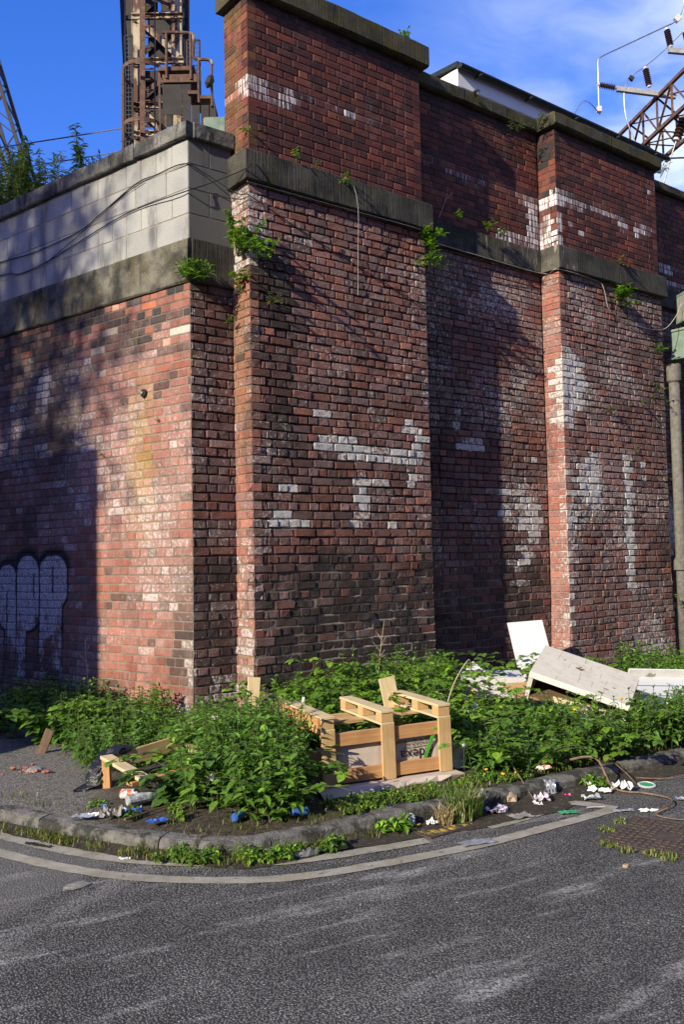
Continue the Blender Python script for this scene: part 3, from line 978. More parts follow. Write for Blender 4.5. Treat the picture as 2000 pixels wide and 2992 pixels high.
def upper_fn(spots, line_z, lo=0.0, hi=9.0):
    def fn(u, z, rd):
        c = rd.choice(UP); k = rd.uniform(.85, 1.2); c = tuple(v * k for v in c)
        s = .22 + .5 * fbm(u * 1.2, z, 5, 2.2)
        if rd.random() < .30: s += .35
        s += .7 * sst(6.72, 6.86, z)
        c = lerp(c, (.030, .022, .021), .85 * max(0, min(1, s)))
        w = 0.10 * rd.random()
        dz = line_z - z
        n = fbm(u, 0, 3.3, 2.3)
        if 0 <= dz < .08 and lo < u < hi: w = .30 + .5 * n
        for (cu, cz, ru, rz, a) in spots:
            w = max(w, (.72 * a + .1 * rd.uniform(-1, 1)) * min(1.0, 1.5 * blob(u, z, cu, cz, ru, rz)))
        return (*c, max(0, min(1, w)))
    return fn


def upper_mort(u, z):
    n = .5 + .5 * fbm(u, z, 2.0, 3.0)
    return (*lerp((.030, .026, .022), (.10, .085, .065), n), .0)


def upper_mort_line(line_z):
    def fn(u, z):
        c = upper_mort(u, z)
        if abs(z - line_z) < .06: return (.35, .34, .32, .3)
        return c
    return fn


def course_low(z):
    return .083 - .007 * max(0, min(1, (z - 2.2) / 2.6))


def course_up(z):
    return .0748


def flare(z):
    return .055 * max(0.0, (1.35 - z) / 1.35) ** 1.6


def rough_low(u, z):
    return not (abs(u - .85) < .33 and abs(z - 4.15) < .38)

BAND0, BAND1 = 5.115, 5.405
COP0, COP1 = 6.925, 7.165


def stones(parent, name, mat, cuts, y0, y1, z0, z1, ang=0.0, o=(0, 0), bev=.012, gap=.006, seed=0, group=None):
    """a run of cut stones along a face (thing frame), each stone an object"""
    rd = random.Random(seed)
    for a, b in zip(cuts[:-1], cuts[1:]):
        m = MB()
        nx = max(2, int((b - a) / .16))
        x0, x1 = a + gap / 2, b - gap / 2
        # bevelled stone with slightly uneven arrises
        prof = [(y0 + bev, z0), (y1, z0), (y1, z1), (y0 + bev, z1), (y0, z1 - bev), (y0, z0 + bev)]
        P = []
        for i in range(nx + 1):
            x = x0 + (x1 - x0) * i / nx
            P.append([(x, y + rd.uniform(-.004, .004) * (1 if k not in (1, 2) else 0), z + rd.uniform(-.004, .004) * (1 if k != 1 and k != 2 else 0)) for k, (y, z) in enumerate(prof)] )
        n = len(prof)
        vs = [p for col in P for p in col]
        fs = [(i * n + k, i * n + (k + 1) % n, (i + 1) * n + (k + 1) % n, (i + 1) * n + k) for i in range(nx) for k in range(n)]
        fs.append(tuple(range(n))); fs.append(tuple(nx * n + k for k in range(n))[::-1])
        m.add(vs, fs)
        m.build(name, mat, parent, loc=(o[0], o[1], 0), rot=(0, 0, ang))
# ---- tall pier at the corner
def tall_pier():
    T = thing('brick_pier', 'tall brick pier at the wall corner, white blotches on its lower face', 'pier', F(0), R(FRONT))
    w = Wall(T); L = 2.235
    w.face((0, 0), 0, L, 0, BAND0, pier1_low, pier1_low_mort, left=1, right=1, course=course_low, flare=flare, rough=rough_low, seed=1, mort_in=mort_low)
    w.face((0, .45), -math.pi / 2, .45, 0, BAND0, lambda u, z, rd: pier1_ret(.45 - u, z, rd), lambda u, z: (.26, .21, .13, .1), right=-1, course=course_low, flare=flare, seed=2, rough=lambda u, z: z < 1.6)
    w.face((L, 0), math.pi / 2, .28, 0, BAND0, rec_low, pier1_low_mort, left=-1, course=course_low, seed=3)
    sp = [(.03, 6.06, .3, .13, 1.0), (.42, 6.0, .10, .10, .8), (.30, 5.97, .09, .08, .8), (.75, 6.08, .05, .06, .9), (1.5, 5.62, .05, .05, .4)]
    f = upper_fn(sp, 6.125, -1, 9); U = 2.20
    w.face((.02, .015), 0, U, BAND1, COP0, f, upper_mort_line(6.125), bond='flemish', style='upper', course=course_up, left=1, right=1, joint=.0065, rough=False, seed=4, mort_in=.006)
    def fr(u, z, rd):
        c = upper_fn([(.35, 6.05, .3, .1, .75), (.1, 5.78, .2, .04, .6)], 6.10)(u, z, rd)
        cc = lerp(tuple(v * 1.25 for v in c[:3]), (.16, .12, .03), .5 * rd.random())
        return (*cc, c[3])
    w.face((.02, .435), -math.pi / 2, .42, BAND1, COP0, fr, lambda u, z: (.20, .17, .07, .0), bond='flemish', style='upper', course=course_up, right=-1, joint=.0065, rough=False, seed=5, mort_in=.006)
    w.face((.02 + U, .015), math.pi / 2, .42, BAND1, COP0, upper_fn([], 0), upper_mort, bond='flemish', style='upper', course=course_up, left=-1, joint=.0065, rough=False, seed=6, mort_in=.006)
    w.finish(('lower',))
    MB().box(.03, L - .03, .03, .6, 0, BAND0 - .01).box(.045, U - .005, .035, .42, BAND1 + .01, COP0 - .01).build('core', M['core'], T)
    stones(T, 'band_stone', M['band'], [-.055, 1.18, L + .075], -.055, .46, BAND0, BAND1, seed=1)
    stones(T, 'coping_stone', M['coping'], [-.05, 1.05, L + .075], -.06, .47, COP0, COP1, seed=2, bev=.02)
    return T
TALL = tall_pier()


def recess_panel():
    T = thing('recessed_wall', 'recessed brick wall panel between the two piers, part in shadow', 'wall', F(2.24, .28), R(FRONT))
    w = Wall(T); L = 2.24; ub = 2.24
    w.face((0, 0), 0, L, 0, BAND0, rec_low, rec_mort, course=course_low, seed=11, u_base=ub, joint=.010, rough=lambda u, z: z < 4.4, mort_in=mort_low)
    sp = [(3.0, 6.02, .2, .08, .55), (3.3, 5.98, .12, .1, .5), (4.36, 5.75, .14, .35, .9), (4.3, 5.5, .22, .14, .95), (3.75, 5.5, .10, .09, .95), (3.95, 5.5, .07, .1, .9), (4.1, 5.85, .06, .06, .6), (4.35, 5.98, .3, .05, .6), (2.62, 5.8, .1, .06, .5)]
    w.face((0, 0), 0, L, BAND1, COP0 - .015, upper_fn(sp, 6.11, 2.2, 4.6), upper_mort_line(6.11), bond='flemish', style='upper', course=course_up, joint=.0065, rough=False, seed=12, u_base=ub, mort_in=.006)
    w.finish(('lower',))
    MB().box(0, L, .03, .4, 0, BAND0 - .01).box(0, L, .03, .35, BAND1 + .01, COP0 - .01).build('core', M['core'], T)
    stones(T, 'band_stone', M['band'], [.003, 1.02], -.055, .3, BAND0 - .002, BAND1 - .002, seed=3)
    stones(T, 'band_stone', M['band_streak'], [1.02, L - .003], -.055, .3, BAND0 - .002, BAND1 - .002, seed=4)
    stones(T, 'coping_stone', M['coping'], [.02, .9, L - .003], -.06, .38, COP0 - .015, COP1 - .09, seed=5, bev=.02)
    return T
RECESS = recess_panel()


def second_pier():
    T = thing('brick_pier', 'brick pier with white bloom down its near corner, beside the cement drainpipe', 'pier', F(4.48), R(FRONT))
    w = Wall(T); L = 2.2; ub = 4.48
    w.face((0, 0), 0, L, 0, BAND0, pier2_low, pier2_mort, left=1, right=1, course=course_low, flare=flare, seed=21, u_base=ub)
    w.face((0, .28), -math.pi / 2, .28, 0, BAND0, lambda u, z, rd: pier2_ret(.28 - u, z, rd), lambda u, z: (.28, .22, .17, .3), right=-1, course=course_low, flare=flare, seed=22, rough=False)
    w.face((L, 0), math.pi / 2, .30, 0, BAND0, rec_low, rec_mort, left=-1, course=course_low, seed=23)
    sp = [(4.5, 6.04, .55, .12, 1.0), (4.9, 6.0, .12, .1, .8), (5.0, 5.64, .07, .09, 1.0), (5.2, 5.66, .05, .09, .95), (5.9, 5.98, .09, .2, .9), (6.3, 5.98, .2, .1, .8), (6.47, 6.62, .07, .12, .9), (6.2, 5.9, .1, .06, .7), (4.7, 5.72, .12, .05, .7), (6.45, 6.25, .05, .05, .7)]
    U = 2.16
    w.face((.02, .015), 0, U, BAND1, COP0 - .01, upper_fn(sp, 6.09, 4.4, 6.8), upper_mort_line(6.09), bond='flemish', style='upper', course=course_up, left=1, right=1, joint=.0065, rough=False, seed=24, u_base=ub, mort_in=.006)
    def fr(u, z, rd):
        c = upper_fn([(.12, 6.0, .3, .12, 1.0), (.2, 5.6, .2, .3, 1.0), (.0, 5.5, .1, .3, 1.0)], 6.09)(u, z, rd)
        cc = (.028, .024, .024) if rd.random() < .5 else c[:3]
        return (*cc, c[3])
    w.face((.02, .30), -math.pi / 2, .285, BAND1, COP0, fr, upper_mort, bond='flemish', style='upper', course=course_up, right=-1, joint=.0065, rough=False, seed=25, mort_in=.006)
    w.face((.02 + U, .015), math.pi / 2, .42, BAND1, COP0, upper_fn([], 0), upper_mort, bond='flemish', style='upper', course=course_up, left=-1, joint=.0065, rough=False, seed=26, mort_in=.006)
    w.finish(('lower',))
    MB().box(.03, L - .03, .03, .6, 0, BAND0 - .01).box(.045, U - .005, .035, .42, BAND1 + .01, COP0 - .01).build('core', M['core'], T)
    stones(T, 'band_stone', M['band_streak'], [-.055, .32], -.055, .3, BAND0, BAND1, seed=7)
    stones(T, 'band_stone', M['band'], [.32, 1.2, L + .075], -.055, .46, BAND0, BAND1, seed=8)
    stones(T, 'coping_stone', M['coping'], [-.05, 1.1, L + .05], -.06, .47, COP0 - .01, COP1 - .085, seed=9, bev=.02)
    return T
PIER2 = second_pier()


def far_panel():
    T = thing('recessed_wall', 'shaded brick wall panel behind the cement drainpipe and green girder', 'wall', F(6.69, .28), R(FRONT))
    w = Wall(T); L = 2.6; ub = 6.69
    w.face((0, 0), 0, L, 0, BAND0, rec_low, rec_mort, course=course_low, seed=31, u_base=ub - 3, rough=False)
    sp = [(6.85, 5.5, .2, .25, .85), (7.2, 5.72, .4, .09, .9), (7.4, 5.5, .4, .07, .9)]
    w.face((0, 0), 0, L, BAND1, COP0 - .1, upper_fn(sp, 5.75, 6.6, 9), upper_mort, bond='flemish', style='upper', course=course_up, joint=.0065, rough=False, seed=32, u_base=ub, mort_in=.006)
    w.finish(('lower',))
    MB().box(0, L, .03, .4, 0, BAND0 - .01).box(0, L, .03, .35, BAND1 + .01, COP0 - .11).build('core', M['core'], T)
    stones(T, 'band_stone', M['band'], [.003, 1.3, L], -.055, .3, BAND0 - .002, BAND1 - .002, seed=13)
    stones(T, 'coping_stone', M['coping'], [.04, 1.2, L], -.06, .38, COP0 - .1, COP1 - .21, seed=14, bev=.02)
    return T
FAR = far_panel()


def wing_wall():
    T = thing('wing_wall', 'low brick wing wall with sprayed letters, topped by pale concrete blocks', 'wall', Wg(0), R(WING))
    w = Wall(T); L = 7.4
    b0, b1, c0, c1 = 4.165, 4.568, 5.505, 5.655
    fr = lambda u, z, rd: wing_low(u - L, z, rd)
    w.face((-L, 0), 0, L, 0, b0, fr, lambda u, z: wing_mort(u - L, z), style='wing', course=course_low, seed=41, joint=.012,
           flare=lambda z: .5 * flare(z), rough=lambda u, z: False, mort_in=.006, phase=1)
    ra = R(76)
    w.face((0, 0), ra, .46, 0, b0, wing_ret, pier1_low_mort, course=course_low, seed=42, style='lower', flare=lambda z: .6 * flare(z), right=0, mort_in=.014)
    w.finish(('wing',))
    ca, sa = math.cos(ra), math.sin(ra)
    MB().box(-L, -.04, .03, .4, 0, b0 - .005).box(-L, -.03, .045, .33, b1 + .01, c0 - .005).box(.0, .46, .03, .3, 0, b0 - .005, Matrix.Rotation(ra, 4, 'Z')).box(.03, .46, .045, .3, b1, c0 - .005, Matrix.Rotation(ra, 4, 'Z')).build('core', M['core'], T)
    # stone band
    stones(T, 'band_stone', M['wing_band'], [-L, -6.3, -5.3, -4.3, -3.4, -2.35, -1.37, .012], -.03, .4, b0, b1, seed=15, bev=.015)
    stones(T, 'band_stone', M['band'], [.02, .47], -.028, .3, b0 + .002, b1 + .002, ang=ra, seed=16)
    # concrete blocks: alternate rows of long and short blocks
    MB().box(-L, -.012, .006, .2, b1, c0).build('block_mortar', M['block_mortar'], T)
    MB().box(.012, .46, .006, .2, b1, c0, Matrix.Rotation(ra, 4, 'Z')).build('block_mortar', M['block_mortar'], T)
    meshes = {}
    def block(wd, ht):
        k = (round(wd, 3), round(ht, 3))
        if k not in meshes:
            m = MB(); m.box(-wd / 2, wd / 2, 0, .1, -ht / 2, ht / 2, bev=.004); meshes[k] = m.mesh('concrete_block')
        return meshes[k]
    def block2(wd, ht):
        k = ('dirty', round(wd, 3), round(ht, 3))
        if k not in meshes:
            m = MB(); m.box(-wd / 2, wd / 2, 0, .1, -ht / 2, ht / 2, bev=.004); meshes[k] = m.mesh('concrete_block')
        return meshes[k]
    h = (c0 - b1) / 4
    rd = random.Random(9)
    for row in range(4):
        z = b1 + h * (row + .5)
        wd = .445 if row % 2 == 0 else .222
        x = -.0 if row % 2 == 0 else 0.0
        x1 = 0.0
        first = True
        while x1 > -L:
            ww = wd
            if row == 2 and first: ww = .30
            x0 = x1 - ww
            link('concrete_block', block(ww - .009, h - .009), M['block'], T, loc=((x0 + x1) / 2, rd.uniform(-.0015, .0015), z))
            x1 = x0; first = False
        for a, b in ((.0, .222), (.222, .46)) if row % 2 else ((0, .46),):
            link('concrete_block', block2(b - a - .009, h - .009), M['block_dark'], T, loc=(ca * (a + b) / 2, sa * (a + b) / 2, z), rot=(0, 0, ra))
    stones(T, 'coping_stone', M['wing_coping'], [-L, -6.4, -5.4, -4.45, -3.5, -2.55, -1.62, -.72, .03], -.05, .36, c0, c1, seed=17, bev=.008)
    stones(T, 'coping_stone', M['wing_coping'], [.04, .47], -.045, .3, c0 + .002, c1 + .002, ang=ra, seed=18, bev=.008)
    return T
WINGW = wing_wall()

# ---- embankment behind the walls
def embankment():
    m = MB()
    pts = [Wg(-30, .42), Wg(-.05, .42), F(-.05, .58), F(40, .58), F(40, 40), Vector((-40, 50, 0)), Wg(-30, 20)]
    n = len(pts)
    vs = [(p.x, p.y, 0) for p in pts] + [(p.x, p.y, 5.0) for p in pts]
    m.add(vs, [tuple(range(n, 2 * n))] + [(i, (i + 1) % n, n + (i + 1) % n, n + i) for i in range(n)])
    o = m.build('embankment', M['ballast']); o['kind'] = 'structure'
embankment()

# ------------------------------------------------------------------ ground, road, kerb
def ground():
    m = MB()
    S = 400
    N = 2
    m.add([(-S, -S, -.35), (S, -S, -.35), (S, S, -.35), (-S, S, -.35)], [(0, 1, 2, 3)])
    o = m.build('ground', M['ballast']); o['kind'] = 'structure'
    m = MB()
    P = [[(-60 + 5 * i, -40 + 5 * j, 0) for j in range(20)] for i in range(25)]
    m.grid(P, 25, 20)
    o = m.build('road', M['asphalt']); o['kind'] = 'structure'
    return o
ROAD = ground()

KERB = [(-14.5, 13.4, 0), (-8.0, 9.35, 0), (-4.2, 6.98, 0), (-2.16, 5.71, 0), (-1.63, 5.38, 0), (-1.05, 5.09, 0), (-.59, 4.985, 0), (-.25, 5.13, 0), (.19, 5.42, 0), (.59, 5.64, 0),
        (1.22, 6.05, 0), (1.92, 6.55, 0), (2.57, 7.0, 0), (5.0, 8.75, 0), (12.0, 13.9, 0)]
KP = catmull(KERB, 12)


def offset_path(P, d):
    out = []
    for i, p in enumerate(P):
        t = (P[min(i + 1, len(P) - 1)] - P[max(i - 1, 0)]).normalized()
        out.append(p + Vector((-t.y, t.x, 0)) * d)
    return out


def arclen(P):
    s = [0.0]
    for a, b in zip(P[:-1], P[1:]): s.append(s[-1] + (b - a).length)
    return s


def at_len(P, S, l):
    for i in range(len(P) - 1):
        if S[i + 1] >= l:
            t = (l - S[i]) / max(1e-9, S[i + 1] - S[i]); return P[i].lerp(P[i + 1], t)
    return P[-1]


def kerb():
    T = bpy.data.objects.new('kerb', None); COL.objects.link(T); T['kind'] = 'structure'; T.empty_display_size = .1
    S = arclen(KP); rd = random.Random(3)
    # joints at the corner stones where the photograph shows them
    marks = [min(range(len(KP)), key=lambda i: (KP[i] - Vector(q)).length) for q in ((-1.05, 5.09, 0), (-.42, 5.03, 0), (.19, 5.42, 0))]
    j = [S[i] for i in marks]
    while j[0] > .9: j.insert(0, j[0] - .915)
    while j[-1] < S[-1] - .9: j.append(j[-1] + .915)
    for a, b in zip(j[:-1], j[1:]):
        m = MB(); n = 9; P = []
        dz = rd.uniform(-.012, .008); lean = rd.uniform(-.01, .01)
        for i in range(n + 1):
            l = a + .004 + (b - a - .008) * i / n
            p = at_len(KP, S, l); q = at_len(KP, S, min(l + .05, S[-1])); t = (q - p).normalized(); nn = Vector((-t.y, t.x, 0))
            jit = lambda k: rd.uniform(-k, k)
            prof = [(-.006, -.1), (-.005, .02), (.002 + lean, .068), (.010, .086), (.024, .095), (.07, .100), (.115, .099), (.125, .09), (.125, -.1)]
            P.append([tuple(p + nn * (d + jit(.002)) + Vector((0, 0, z + dz * (z > 0) + jit(.002)))) for d, z in prof])
        m.grid(P, n + 1, len(prof))
        k = len(prof)
        m.add(P[0], [tuple(range(k))]); m.add(P[-1], [tuple(range(k))[::-1]])
        m.build('kerb_stone', M['kerb'], T)
    return T
kerb()


def verge():
    inner = offset_path(KP, .13)
    m = MB(); nv = 26
    P = []
    for p in inner:
        # run back towards the walls
        row = []
        t = 0
        back = Vector((0, 1, 0))
        for j in range(nv + 1):
            d = 7.5 * (j / nv) ** 1.4
            q = p + back * d
            z = .098 + .02 * fbm(q.x, q.y, 0, 2.5) + .035 * fbm(q.x, q.y, 3, .7) * min(1, d) + .02 * min(1.5, d)
            if j == 0: z = .085
            row.append((q.x, q.y, z))
        P.append(row)
    m.grid(P, len(P), nv + 1)
    m.smooth = True
    o = m.build('verge', M['verge']); o['kind'] = 'structure'
verge()


def line_strip(path, w, name, taper=False):
    L = offset_path(path, -w / 2); Rr = offset_path(path, w / 2)
    rd = random.Random(4)
    m = MB()
    P = [[(a.x + rd.uniform(-.004, .004), a.y + rd.uniform(-.004, .004), .005), (b.x + rd.uniform(-.004, .004), b.y + rd.uniform(-.004, .004), .005)] for a, b in zip(L, Rr)]
    m.grid(P, len(P), 2)
    o = m.build(name, M['line'], ROAD)
    return o


OUT_LINE = [(-12, 11.7, 0), (-5, 7.2, 0), (-2.9, 5.78, 0), (-1.96, 5.17, 0), (-1.48, 4.88, 0), (-.99, 4.70, 0), (-.38, 4.66, 0), (.14, 4.84, 0), (.73, 5.14, 0), (1.19, 5.45, 0), (1.66, 5.78, 0)]
IN_LINE = [(-12, 11.95, 0), (-5, 7.45, 0), (-2.95, 6.06, 0), (-2.08, 5.50, 0), (-1.57, 5.17, 0), (-1.05, 4.96, 0), (-.40, 4.91, 0), (.15, 5.10, 0), (.45, 5.24, 0)]
IN_LINE2 = [(.83, 5.47, 0), (1.0, 5.58, 0), (1.2, 5.75, 0), (1.40, 5.97, 0)]
line_strip(catmull(OUT_LINE, 10), .095, 'yellow_line')
line_strip(catmull(IN_LINE, 10), .095, 'yellow_line')
line_strip(catmull(IN_LINE2, 10), .085, 'yellow_line')
line_strip([Vector((1.40, 5.98, 0)), Vector((1.52, 5.92, 0)), Vector((1.69, 5.80, 0))], .10, 'yellow_line').location.z = .003


def gutter_dirt():
    m = MB(); rd = random.Random(8)
    i0 = min(range(len(KP)), key=lambda i: (KP[i] - Vector((-5, 7.5, 0))).length); i1 = min(range(len(KP)), key=lambda i: (KP[i] - Vector((3.2, 7.5, 0))).length)
    path = KP[i0:i1]
    wv = []
    for i, p in enumerate(path):
        x = p.x
        w = .10 + .08 * sst(-1.6, .2, x) + .10 * blob(x, 0, .9, 0, .8, 1) + .05 * fbm(x, 0, 0, 3.0)
        wv.append(max(.03, w))
    P = []
    for i, p in enumerate(path):
        t = (path[min(i + 1, len(path) - 1)] - path[max(i - 1, 0)]).normalized(); nn = Vector((t.y, -t.x, 0))
        row = []
        for j in range(6):
            d = wv[i] * j / 5
            z = .028 * (1 - j / 5) ** 1.2 + .002 + .008 * abs(fbm(p.x, d, 0, 12)) * (j < 5)
            if j == 5: z = .0045
            row.append(tuple(p + nn * d + Vector((0, 0, z))))
        P.append(row)
    m.grid(P, len(P), 6)
    o = m.build('gutter_dirt', M['soil']); tag(o, 'dark dirt and leaf litter lying in the gutter along the kerb', 'dirt', kind='stuff')
gutter_dirt()
# ------------------------------------------------------------------ steelwork above the walls
def lattice(m, p, q, side, up, n, r, alt=0):
    """lacing between two chords p and q (lists of points)"""
    for i in range(n):
        a = p[0].lerp(p[1], i / n); b = q[0].lerp(q[1], (i + 1) / n)
        c = q[0].lerp(q[1], i / n); d = p[0].lerp(p[1], (i + 1) / n)
        if (i + alt) % 2: a, b = c, d
        m.append((a, b))


def tower():
    """lattice tower; P(px, h, y): px, h are measured on the front plane, y metres behind it"""
    ox, oy = -2.78, 14.0
    T = thing('steel_tower', 'rusted steel lattice tower with caged ladder standing behind the block wall', 'tower', (ox, oy, 5.0), 0)
    def P(px, py, y=0.0):
        k = (oy + y) / oy
        return Vector((((px - 470) / 189.0 + ox) * k - ox, y, 1.6 + (10.58 - py * .00557 - 1.6) * k - 5.0))
    TOP, FOOT = -230, 1015
    def part(name, mat, fn):
        m = MB(); fn(m); return m.build(name, M[mat], T)
    def quad(m, pts, t=.012):
        v = [P(*p) for p in pts]; d = Vector((0, t, 0)); n = len(v)
        m.add(v + [q + d for q in v], [tuple(range(n)), tuple(range(2 * n - 1, n - 1, -1))] + [(i, n + i, n + (i + 1) % n, (i + 1) % n) for i in range(n)])
    # legs: front pair plated in flaking paint, rear pair dark and splayed
    for a, b in ((394, 424), (514, 541)):
        part('leg', 'rust', lambda m: (quad(m, [(a, FOOT), (b, FOOT), (b, TOP), (a, TOP)]), m.bar(P(a, FOOT, .07), P(a, TOP, .07), .014, .12, up=(0, 1, 0)), m.bar(P(b, FOOT, .07), P(b, TOP, .07), .014, .12, up=(0, 1, 0))))
    part('leg', 'dark_steel', lambda m: quad(m, [(398, FOOT, .8), (412, FOOT, .8), (385, TOP, .8), (346, TOP, .8)], .1))
    part('leg', 'dark_steel', lambda m: quad(m, [(541, FOOT, .8), (552, FOOT, .8), (566, TOP, .8), (543, TOP, .8)], .1))
    for (a, b, c, d) in ((426, 512, 425, 398), (426, 500, 302, 208), (432, 512, 372, 322), (440, 513, 186, 55), (428, 470, 40, -60), (480, 513, 35, -120), (430, 513, -70, -220)):
        part('back_plate', 'dark_steel', lambda m: quad(m, [(a, c, .75), (b, c, .75), (b, d, .75), (a, d, .75)]))
    for (c, d) in ((420, 315), (305, 190), (176, 60), (44, -60), (-70, -220)):
        e = lambda py: 352 + (py + 200) * .072
        part('side_plate', 'dark_steel', lambda m: quad(m, [(e(c) + 3, c, .5), (396, c, .5), (396, d, .5), (e(d) + 3, d, .5)]))
    for py in (-150, -60, 48, 180, 310, 392):
        part('beam', 'rust', lambda m: (m.bar(P(390, py, -.02), P(546, py, -.02), .012, .085), m.bar(P(390, py - 7, -.045), P(546, py - 7, -.045), .05, .012), m.bar(P(390, py + 8, -.045), P(546, py + 8, -.045), .05, .012)))
        part('beam', 'dark_steel', lambda m: m.bar(P(372 + py * .04, py, .8), P(553, py, .8), .02, .10))
        part('beam', 'dark_steel', lambda m: m.bar(P(396, py, .02), P(380 + py * .04, py, .8), .04, .08))
        part('beam', 'dark_steel', lambda m: m.bar(P(538, py, .02), P(548, py, .8), .04, .08))
    for a, b, mat, y in (((412, 58), (530, 168), 'rust', -.05), ((532, 196), (405, 292), 'rust_dark', .06), ((420, 322), (486, 392), 'rust', -.05), ((412, -140), (530, -20), 'rust', -.05), ((532, 40), (410, -50), 'rust_dark', .08)):
        part('brace', mat, lambda m: (m.bar(P(*a, y), P(*b, y), .012, .085), m.bar(P(a[0] + 2, a[1] - 7, y + .03), P(b[0] + 2, b[1] - 7, y + .03), .06, .012)))
    for a, b in (((395, 180), (540, 60)), ((395, 310), (540, 190)), ((395, 200), (540, 300)), ((395, 60), (540, 170)), ((395, 60), (540, -70))):
        part('brace', 'dark_steel', lambda m: m.bar(P(*a, .7), P(*b, .7), .012, .10))
    # ladder with safety cage in front of the left leg
    part('ladder_stringer', 'rust_dark', lambda m: m.bar(P(415, FOOT, -.5), P(428, TOP, -.5), .07, .012, up=(0, 1, 0)))
    part('ladder_stringer', 'rust_dark', lambda m: m.bar(P(410, FOOT, -.35), P(420, TOP, -.35), .02, .02, up=(0, 1, 0)))
    part('ladder_stringer', 'rust_dark', lambda m: m.bar(P(452, FOOT, -.35), P(464, TOP, -.35), .02, .02, up=(0, 1, 0)))
    k = 0
    while True:
        py = 420 - 31 * k; k += 1
        if py < TOP: break
        f = (420 - py) / 650 * 8
        part('rung', 'rust_dark', lambda m: m.tube([P(411 + f, py, -.35), P(453 + f, py, -.35)], .012, 6))
    for py in (-110, 222, 386):
        def hoop(m, py=py):
            c = P(428, py, -.35); pts = []
            for q in range(17):
                a = math.pi * (q / 16) * 1.2 - .31
                pts.append(c + Vector((.335 * math.cos(a), -.42 * math.sin(a), 0)))
            for p, q in zip(pts[:-1], pts[1:]): m.bar(p, q, .008, .06)
        part('cage_hoop', 'rust_dark', hoop)
    for dx, y in ((-.33, -.40), (-.27, -.62), (.33, -.40), (.28, -.6)):
        part('cage_bar', 'rust_dark', lambda m: m.bar(P(428, 470, -.35) + Vector((dx, y + .35, 0)), P(428, 222, -.35) + Vector((dx, y + .35, 0)), .03, .008))
    part('cable_run', 'wire', lambda m: m.tube([P(366, 440, -.4), P(368, 200, -.4), P(377, TOP, -.4)], .010, 5))
    # side platform, stair and pipe handrail
    part('platform', 'rust_dark', lambda m: (m.bar(P(482, 234, -.4), P(588, 234, -.4), .6, .06), m.bar(P(482, 233, -.72), P(586, 233, -.72), .02, .12)))
    part('platform_apron', 'dark_steel', lambda m: quad(m, [(482, 338, -.7), (540, 338, -.7), (540, 244, -.7), (482, 244, -.7)]))
    part('platform_apron', 'dark_steel', lambda m: quad(m, [(541, 430, -.7), (567, 430, -.7), (567, 244, -.7), (541, 244, -.7)]))
    part('platform_post', 'rust', lambda m: quad(m, [(509, FOOT, -.1), (536, FOOT, -.1), (536, 335, -.1), (509, 335, -.1)], .08))
    for a, b, z in ((567, 597, 303), (596, 640, 317)):
        part('stair_tread', 'rust_dark', lambda m: m.bar(P(a, z, -.45), P(b, z, -.45), .6, .05))
    for a, b in ((569, 593), (597, 620), (623, 640)):
        part('stair_board', 'dark_steel', lambda m: quad(m, [(a, 470, -.72), (b, 470, -.72), (b, 312, -.72), (a, 312, -.72)]))
    part('handrail', 'rust', lambda m: m.tube(catmull([P(x, y, -.74) for x, y in ((484, 97), (530, 98), (566, 101), (578, 112), (575, 165), (585, 177), (612, 179), (628, 183), (632, 195))], 5), .024, 8))
    for px, a, b in ((495, 97, 232), (568, 101, 236), (591, 178, 305), (630, 188, 316)):
        part('rail_post', 'rust_dark', lambda m: m.tube([P(px, b, -.74), P(px, a, -.74)], .021, 8))
    for (x0, x1, y0, y1, yy) in ((556, 595, 122, 300, -.3), (370, 392, 105, 440, -.2), (425, 478, 370, 440, .6)):
        fr = part('mesh_panel', 'dark_steel', lambda m: (m.bar(P(x0, y0, yy), P(x1, y0, yy), .02, .03), m.bar(P(x1, y0, yy), P(x1, y1, yy), .03, .02), m.bar(P(x0, y0, yy), P(x0, y1, yy), .03, .02)))
        m = MB(); py = y1
        while py > y0: m.bar(P(x0, py, yy), P(x1, py, yy), .006, .008); py -= 13
        px = x0
        while px < x1: m.bar(P(px, y1, yy), P(px, y0, yy), .006, .008); px += 10
        m.build('wire_mesh', M['mesh_wire'], fr)
tower()


def lamp_stalk():
    T = thing('signal_lamp', 'thin bent pole with small dark lamp head rising beside the tall pier', 'lamp', (-1.68, 13.2, 5.0))
    k = 13.2 / 2650
    MB().tube([(-.02, 0, 0), (-.04, 0, 2.9), (-.12, 0, 3.5), (-.17, 0, 3.72)], .012, 6).build('pole', M['dark_steel'], T)
    m = MB(); m.lathe([(.01, -.12), (.06, -.06), (.065, .02), (.03, .08), (.004, .1)], 10, Matrix.Translation((-.17, 0, 3.80)) @ Matrix.Rotation(.4, 4, 'Y')); m.build('lamp_head', M['dark_steel'], T)
lamp_stalk()


def cabinet_behind():
    T = thing('signal_cabinet', 'grey green metal trackside cabinet half hidden behind the tall pier', 'cabinet', (-1.62, 12.6, 5.0))
    MB().box(-.22, .10, -.2, .2, 0, 2.85, bev=.02).build('body', M['green_paint'], T)
    MB().box(-.20, .08, -.215, -.2, .3, 2.7).build('door', M['green_paint'], T)
cabinet_behind()


